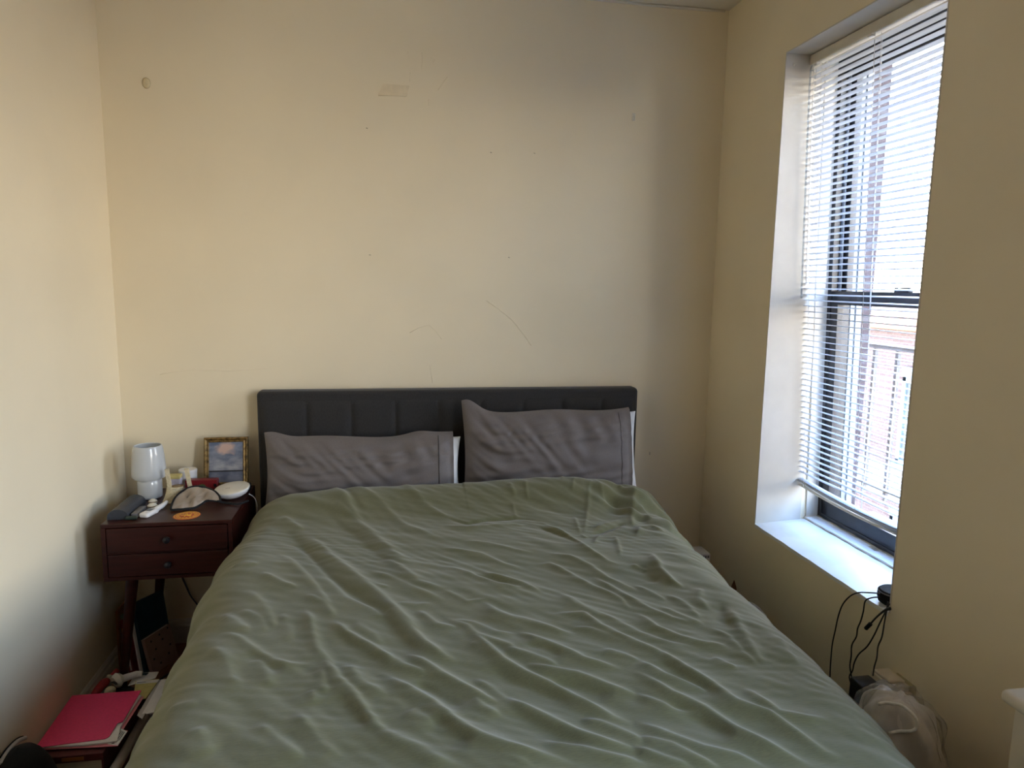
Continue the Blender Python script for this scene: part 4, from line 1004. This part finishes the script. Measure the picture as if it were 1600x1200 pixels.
ev = thing('envelope_stack', (.21, -.55, .06), 'grey and white envelopes wedged along the right side of the pile', 'envelopes')
for k, (q, mm) in enumerate(((((247, 1063), (260, 1061), (222, 1124), (214, 1118)), M['silver']), (((252, 1062), (270, 1061), (240, 1112), (222, 1116)), M['paper']), (((240, 1095), (243, 1104), (245, 1112), (228, 1116)), M['paper']))):
    z_ = .1256+.0016*k
    obj('envelope', MB().prism([U(x, y, 2, z_) for x, y in q], (0, 0, .0012)), mm, ev)
for k in range(3):
    y = 1117+5*k; p = [U(222, y, 2, .035-.009*k), U(236, y-3, 2, .035-.009*k), U(246, y-6, 2, .035-.009*k)]
    obj('envelope', MB().prism([p[0], p[2], p[2]+np.array([.0, -.012, 0]), p[0]+np.array([0, -.012, 0])], (0, 0, .003)), M['paper'], ev)
pch = [U(196, 1071, 2, .118), U(226, 1078, 2, .118), U(227, 1086, 2, .118), U(215, 1092, 2, .118), U(180, 1090, 2, .118), U(178, 1078, 2, .118), U(195, 1066, 2, .118)]
obj('pouch', MB().prism(pch, (0, 0, -.040)), M['blackcloth'], label='flat black cloth pouch behind the pink folder', cat='pouch')
bk9 = [U(180, 1060, 2, .13), U(214, 1056, 2, .13), U(212, 1080, 2, .13), U(180, 1084, 2, .13)]
hr = thing('tape_dispenser', (.13, -.42, .12), 'ivory tape dispenser head with slots on a clear handle', 'tape dispenser')
c0 = U(184, 1063, 2, .150); c1 = U(214, 1053, 2, .140)
d_ = (c1-c0)/np.linalg.norm(c1-c0)
obj('dispenser_head', MB().tube([c0-d_*.012-np.array([0, 0, .004]), c0, c0+d_*.014], [.022, .027, .016], 10, 2), M['ivory'], hr, smooth='auto')
obj('dispenser_handle', MB().tube([c0+d_*.010, c1, U(222, 1053, 2, .138)], [.013, .011, .010], 10, 1), M['paper'], hr, smooth='auto')
for k in range(3):
    q = c0-d_*(.002+.004*k)+np.array([.006, -.022, .006]); obj('slot', MB().tube([q+np.array([-.008, -.002, .006]), q+np.array([.006, .002, -.008])], .0012, 5, 0), M['ink'], hr)
obj('paper_flyer', MB().prism([U(212, 1052, 2, .12), U(248, 1050, 2, .12), U(243, 1060, 2, .12), U(200, 1072, 2, .12)], (0, 0, .0015)), M['paper'],
    label='folded pale paper flyer beneath the ivory dispenser', cat='paper')
obj('paper_flyer', MB().prism([U(222, 1052, 2, .1225), U(232, 1052, 2, .1225), U(229, 1055, 2, .1225), U(218, 1055, 2, .1225)], (0, 0, .003)), M['navy'],
    label='small navy wrapper lying on the pale flyer', cat='wrapper')
cp = thing('plush_toy', (.04, -.50, .10), 'coral red knobbly toy against the left wall behind the folder', 'toy')
pts = [U(146, 1086, 0, .022), U(153, 1078, 0, .024), U(160, 1070, 0, .026), U(167, 1064, 0, .028)]
obj('toy_body', MB().tube(pts, [.010, .013, .015, .014, .017, .012], 12, 3), M['coral'], cp, smooth=True)
obj('toy_arm', MB().tube([U(172, 1058, 0, .035), U(180, 1051, 0, .04), U(184, 1047, 0, .045)], [.009, .009, .010, .009], 12, 3), M['coral'], cp, smooth=True)
obj('toy_collar', MB().tube([U(169, 1062, 0, .032), U(172, 1057, 0, .034)], .0115, 12, 0), M['ivory'], cp, smooth='auto')
cb = U(172, 1079, 2, .135)
obj('ball', MB().lathe([(.018*math.sin(a), .018*(1-math.cos(a))*.85) for a in np.linspace(.05, 3.1, 12)], (cb[0], cb[1], .118), 20), M['cream'], smooth='auto',
    label='pale cream ball resting behind the pink folder', cat='ball')
obj('support_box', MB().box((.055, -.605, 0), (.160, -.478, .077), .003), M['oxblood'], label='low dark book stack base behind the oxblood box', cat='box')
wp = U(299, 1013, 2, .02)
obj('bottle_cap', MB().lathe([(.014, 0), (.016, .004), (.015, .026), (.009, .032)], (wp[0]+.012, wp[1], 0), 18), M['white'], smooth='auto',
    label='small white cap on the floor at the duvet edge', cat='cap')
obj('floor_cable', MB().tube([U(250, 1062, 2, .006), U(268, 1050, 2, .006), U(290, 1038, 2, .006)], .0035, 8), M['black'], smooth=True,
    label='black cable on the wood floor beside the bed', cat='cable')

# ------------------------------------------------------------------ right side
wbx = thing('white_appliance', (2.43, -.16, 0), 'white boxy appliance with a dark vent slot in the right back corner', 'appliance')
zt_ = .378
obj('appliance_body', MB().box((2.295, -.26, 0), (2.453, -.165, zt_), .006), M['white'], wbx, smooth='auto')
obj('vent_slot', MB().box((2.345, -.2615, zt_-.020), (2.446, -.259, zt_-.009)), M['grey'], wbx)
for k in range(9): obj('vent_fin', MB().box((2.350+.0105*k, -.2625, zt_-.020), (2.353+.0105*k, -.2612, zt_-.009)), M['paper'], wbx)
wt = thing('wooden_stand', (2.44, -.5, 0), 'brown pointed wooden stand end poking up between bed and window wall', 'stand')
tp_ = U(1147, 908, 0, 2.44)
t = MB(); P = []
for k, z in enumerate(np.linspace(0, 1, 12)):
    hw = .022*(1-z**4)**.6+.001; P.append([(tp_[0]+hw*math.cos(a), tp_[1]+hw*.7*math.sin(a), (tp_[2]+.004)*z) for a in np.linspace(0, 6.2832, 17)])
obj('stand_post', t.grid(np.array(P)), M['brown'], wt, smooth=True, weld=True)
gb = thing('tote_bag', (2.40, -.72, 0), 'grey bag with a looped strap between the bed and the wall', 'bag')
P = []
sp = U(1182, 950, 0, 2.42)
for k, z in enumerate(np.linspace(0, 1, 10)):
    hw = .055*(1-.5*z**2); hd = .11*(1-.45*z**2)
    if k == 9: hw = hd = .004
    P.append([(2.43+hw*math.cos(a), sp[1]+hd*math.sin(a), (sp[2]-.03)*z) for a in np.linspace(0, 6.2832, 25)])
obj('bag_body', MB().grid(np.array(P)), M['greycord'], gb, smooth=True, weld=True)
obj('bag_strap', MB().tube([U(1168, 942, 0, 2.42), U(1176, 944, 0, 2.42), U(1186, 952, 0, 2.42), U(1196, 964, 0, 2.42)], .006, 8), M['silver'], gb, smooth=True)
obj('bag_trim', MB().tube([U(1167, 945, 0, 2.41), U(1177, 951, 0, 2.41), U(1187, 960, 0, 2.41)], .006, 8), M['black'], gb, smooth=True)

# smart speaker on the sill, cables, plugs
spc = (2.575, -1.222, .5935)
sp_ = thing('smart_speaker', spc, 'round black smart speaker at the near end of the window sill', 'speaker')
obj('speaker_body', MB().lathe([(.036, 0), (.044, .006), (.0475, .018), (.0475, .030), (.0465, .036)], spc, 40), M['blackcloth'], sp_, smooth='auto')
obj('light_ring', MB().lathe([(.0465, .036), (.0475, .0375), (.0455, .040)], spc, 40), M['grey'], sp_, smooth='auto')
obj('top_plate', MB().lathe([(.0455, .040), (.041, .0435), (.030, .0425), (.004, .042)], spc, 40), M['blackcloth'], sp_, smooth='auto')
def cable(pxs, x, label, starts=(), r=.0022, ends=()):
    pts = list(starts)+[U(a, b, 0, xx) for (a, b), xx in zip(pxs, np.linspace(x[0], x[1], len(pxs)))]+list(ends)
    return obj('cable', MB().tube(pts, r, 8, 4), M['black'], smooth=True, label=label, cat='cable', group='black cables hanging from the sill')
cable([(1374, 927), (1357, 926), (1342, 926), (1329, 931), (1317, 944), (1310, 962), (1305, 985), (1300, 1010), (1297, 1050), (1297, 1075)], (2.515, 2.49),
      'leftmost black cable looping widest from the speaker')
cable([(1374, 933), (1362, 934), (1352, 939), (1349, 955), (1345, 970), (1340, 982), (1338, 995), (1331, 1008), (1330, 1025), (1328, 1040), (1330, 1055), (1334, 1075)], (2.515, 2.48),
      'wavy black cable next to the leftmost loop')
cable([(1390, 943), (1384, 955), (1374, 975), (1366, 992), (1355, 1010), (1342, 1022), (1335, 1035), (1332, 1048), (1327, 1058), (1332, 1075)], (2.516, 2.462),
      'black cable curving down to cross the wavy one')
cable([(1388, 940), (1385, 955), (1382, 972), (1378, 995), (1372, 1010), (1370, 1028), (1366, 1042), (1364, 1056)], (2.506, 2.43),
      'rightmost black cable running into the black power adapter')
cc = thing('usb_cable', (2.5, -1.24, .5), 'short black cable ending in a loose plug over the sill edge', 'cable', 'black cables hanging from the sill')
obj('cord', MB().tube([U(1391, 951, 0, 2.488)]+[U(a, b, 0, 2.486) for a, b in ((1386, 952), (1378, 957), (1368, 966), (1359, 976))], [.0048, .0045, .003, .0026, .0026], 8), M['black'], cc, smooth=True)
obj('plug_head', MB().tube([U(1360, 975, 0, 2.486), U(1353, 982, 0, 2.484)], .0062, 10, 0), M['black'], cc, smooth='auto')
ot = thing('wall_outlet', (W, -1.36, .39), 'yellowed outlet plate low on the right wall', 'outlet')
obj('outlet_plate', MB().box((W-.006, -1.402, .318), (W, -1.325, .434), .003), M['plate'], ot, smooth='auto')
pg = thing('plug_in_device', (2.49, -1.34, .35), 'beige plug-in adapter block mounted on the outlet', 'adapter')
obj('device_body', MB().box((2.458, -1.385, .350), (W-.0065, -1.292, .428), .006, 3), M['plug'], pg, smooth='auto')
obj('device_cap', MB().box((2.462, -1.370, .424), (W-.010, -1.300, .436), .005, 3), M['plug'], pg, smooth='auto')
obj('device_foot', MB().box((2.470, -1.399, .350), (W-.007, -1.386, .412), .003, 2), M['plug'], pg, smooth='auto')
obj('power_adapter', MB().box((2.395, -1.345, .350), (2.4575, -1.290, .412), .005, 3), M['black'], smooth='auto',
    label='black cube power adapter plugged into the beige block', cat='adapter')

# clear plastic bag with rope handle
pb = thing('plastic_bag', (2.365, -1.585, 0), 'clear plastic bag with a white rope handle between bed and right wall', 'bag')
def blob(cx_, cy_, rx, ry, h, amp, seed, nA=60, nB=34, x_max=2.517):
    r_ = np.random.RandomState(seed); ph = r_.uniform(0, 6.28, 20); P = []
    for k in range(nB):
        ph_ = math.pi*k/(nB-1)*.5; z = h*math.sin(ph_)**.85 if k else 0; q = math.cos(ph_)**.55 if k < nB-1 else .002; row = []
        for a in np.linspace(0, 2*math.pi, nA):
            g = amp*(math.sin(5*a+4*z*9+ph[0])+.7*math.sin(9*a-z*30+ph[1])+.6*math.sin(3*a+z*50+ph[2])+.5*math.sin(14*a+z*70+ph[3]))
            g = g*min(1, q*2)
            x = cx_+(rx*q+g)*math.cos(a); y = cy_+(ry*q+g)*math.sin(a)
            row.append((min(x, x_max), y, max(0, z+(g*.8 if 0 < k < nB-1 else 0))))
        P.append(row)
    return np.array(P)
film = obj('plastic_film', MB().grid(blob(2.345, -1.55, .120, .155, .525, .006, 4)), M['clearbag'], pb, smooth=True, weld=True)
obj('rolled_textile', MB().grid(blob(2.345, -1.55, .112, .146, .508, .004, 9, x_max=2.508)), M['fiber'], pb, smooth=True, weld=True)
rp = [(1372, 1101), (1383, 1098), (1395, 1101), (1409, 1103), (1420, 1110), (1429, 1119), (1433, 1128), (1430, 1137), (1422, 1142), (1408, 1143), (1390, 1145)]
from mathutils.bvhtree import BVHTree
fb = rooted(film); bvh = BVHTree.FromPolygons([v.co+fb for v in film.data.vertices], [list(p.vertices) for p in film.data.polygons])
rpt = []
for x, y in rp:
    d = Vector(U(x, y, 1, -1.6)-CAM).normalized(); hit = bvh.ray_cast(Vector(CAM), d)
    if hit[0] is not None: rpt.append(np.array(hit[0]+hit[1]*(.004 if hit[1].dot(d) < 0 else -.004)))
obj('rope_handle', MB().tube(rpt, .0040, 8, 3), M['rope'], pb, smooth=True)

cbn = thing('cabinet', (2.36, -2.4, 0), 'cream painted cabinet with a rounded top edge at the right', 'cabinet')
cz = .80; cxa = 2.196
obj('cabinet_top', MB().box((cxa, -2.9, cz-.026), (W-.002, -1.957, cz), .011, 4), M['cabinet'], cbn, smooth='auto')
obj('cabinet_body', MB().box((cxa+.020, -2.88, 0), (W-.002, -1.975, cz-.026), .003, 2), M['cabinet'], cbn, smooth='auto')
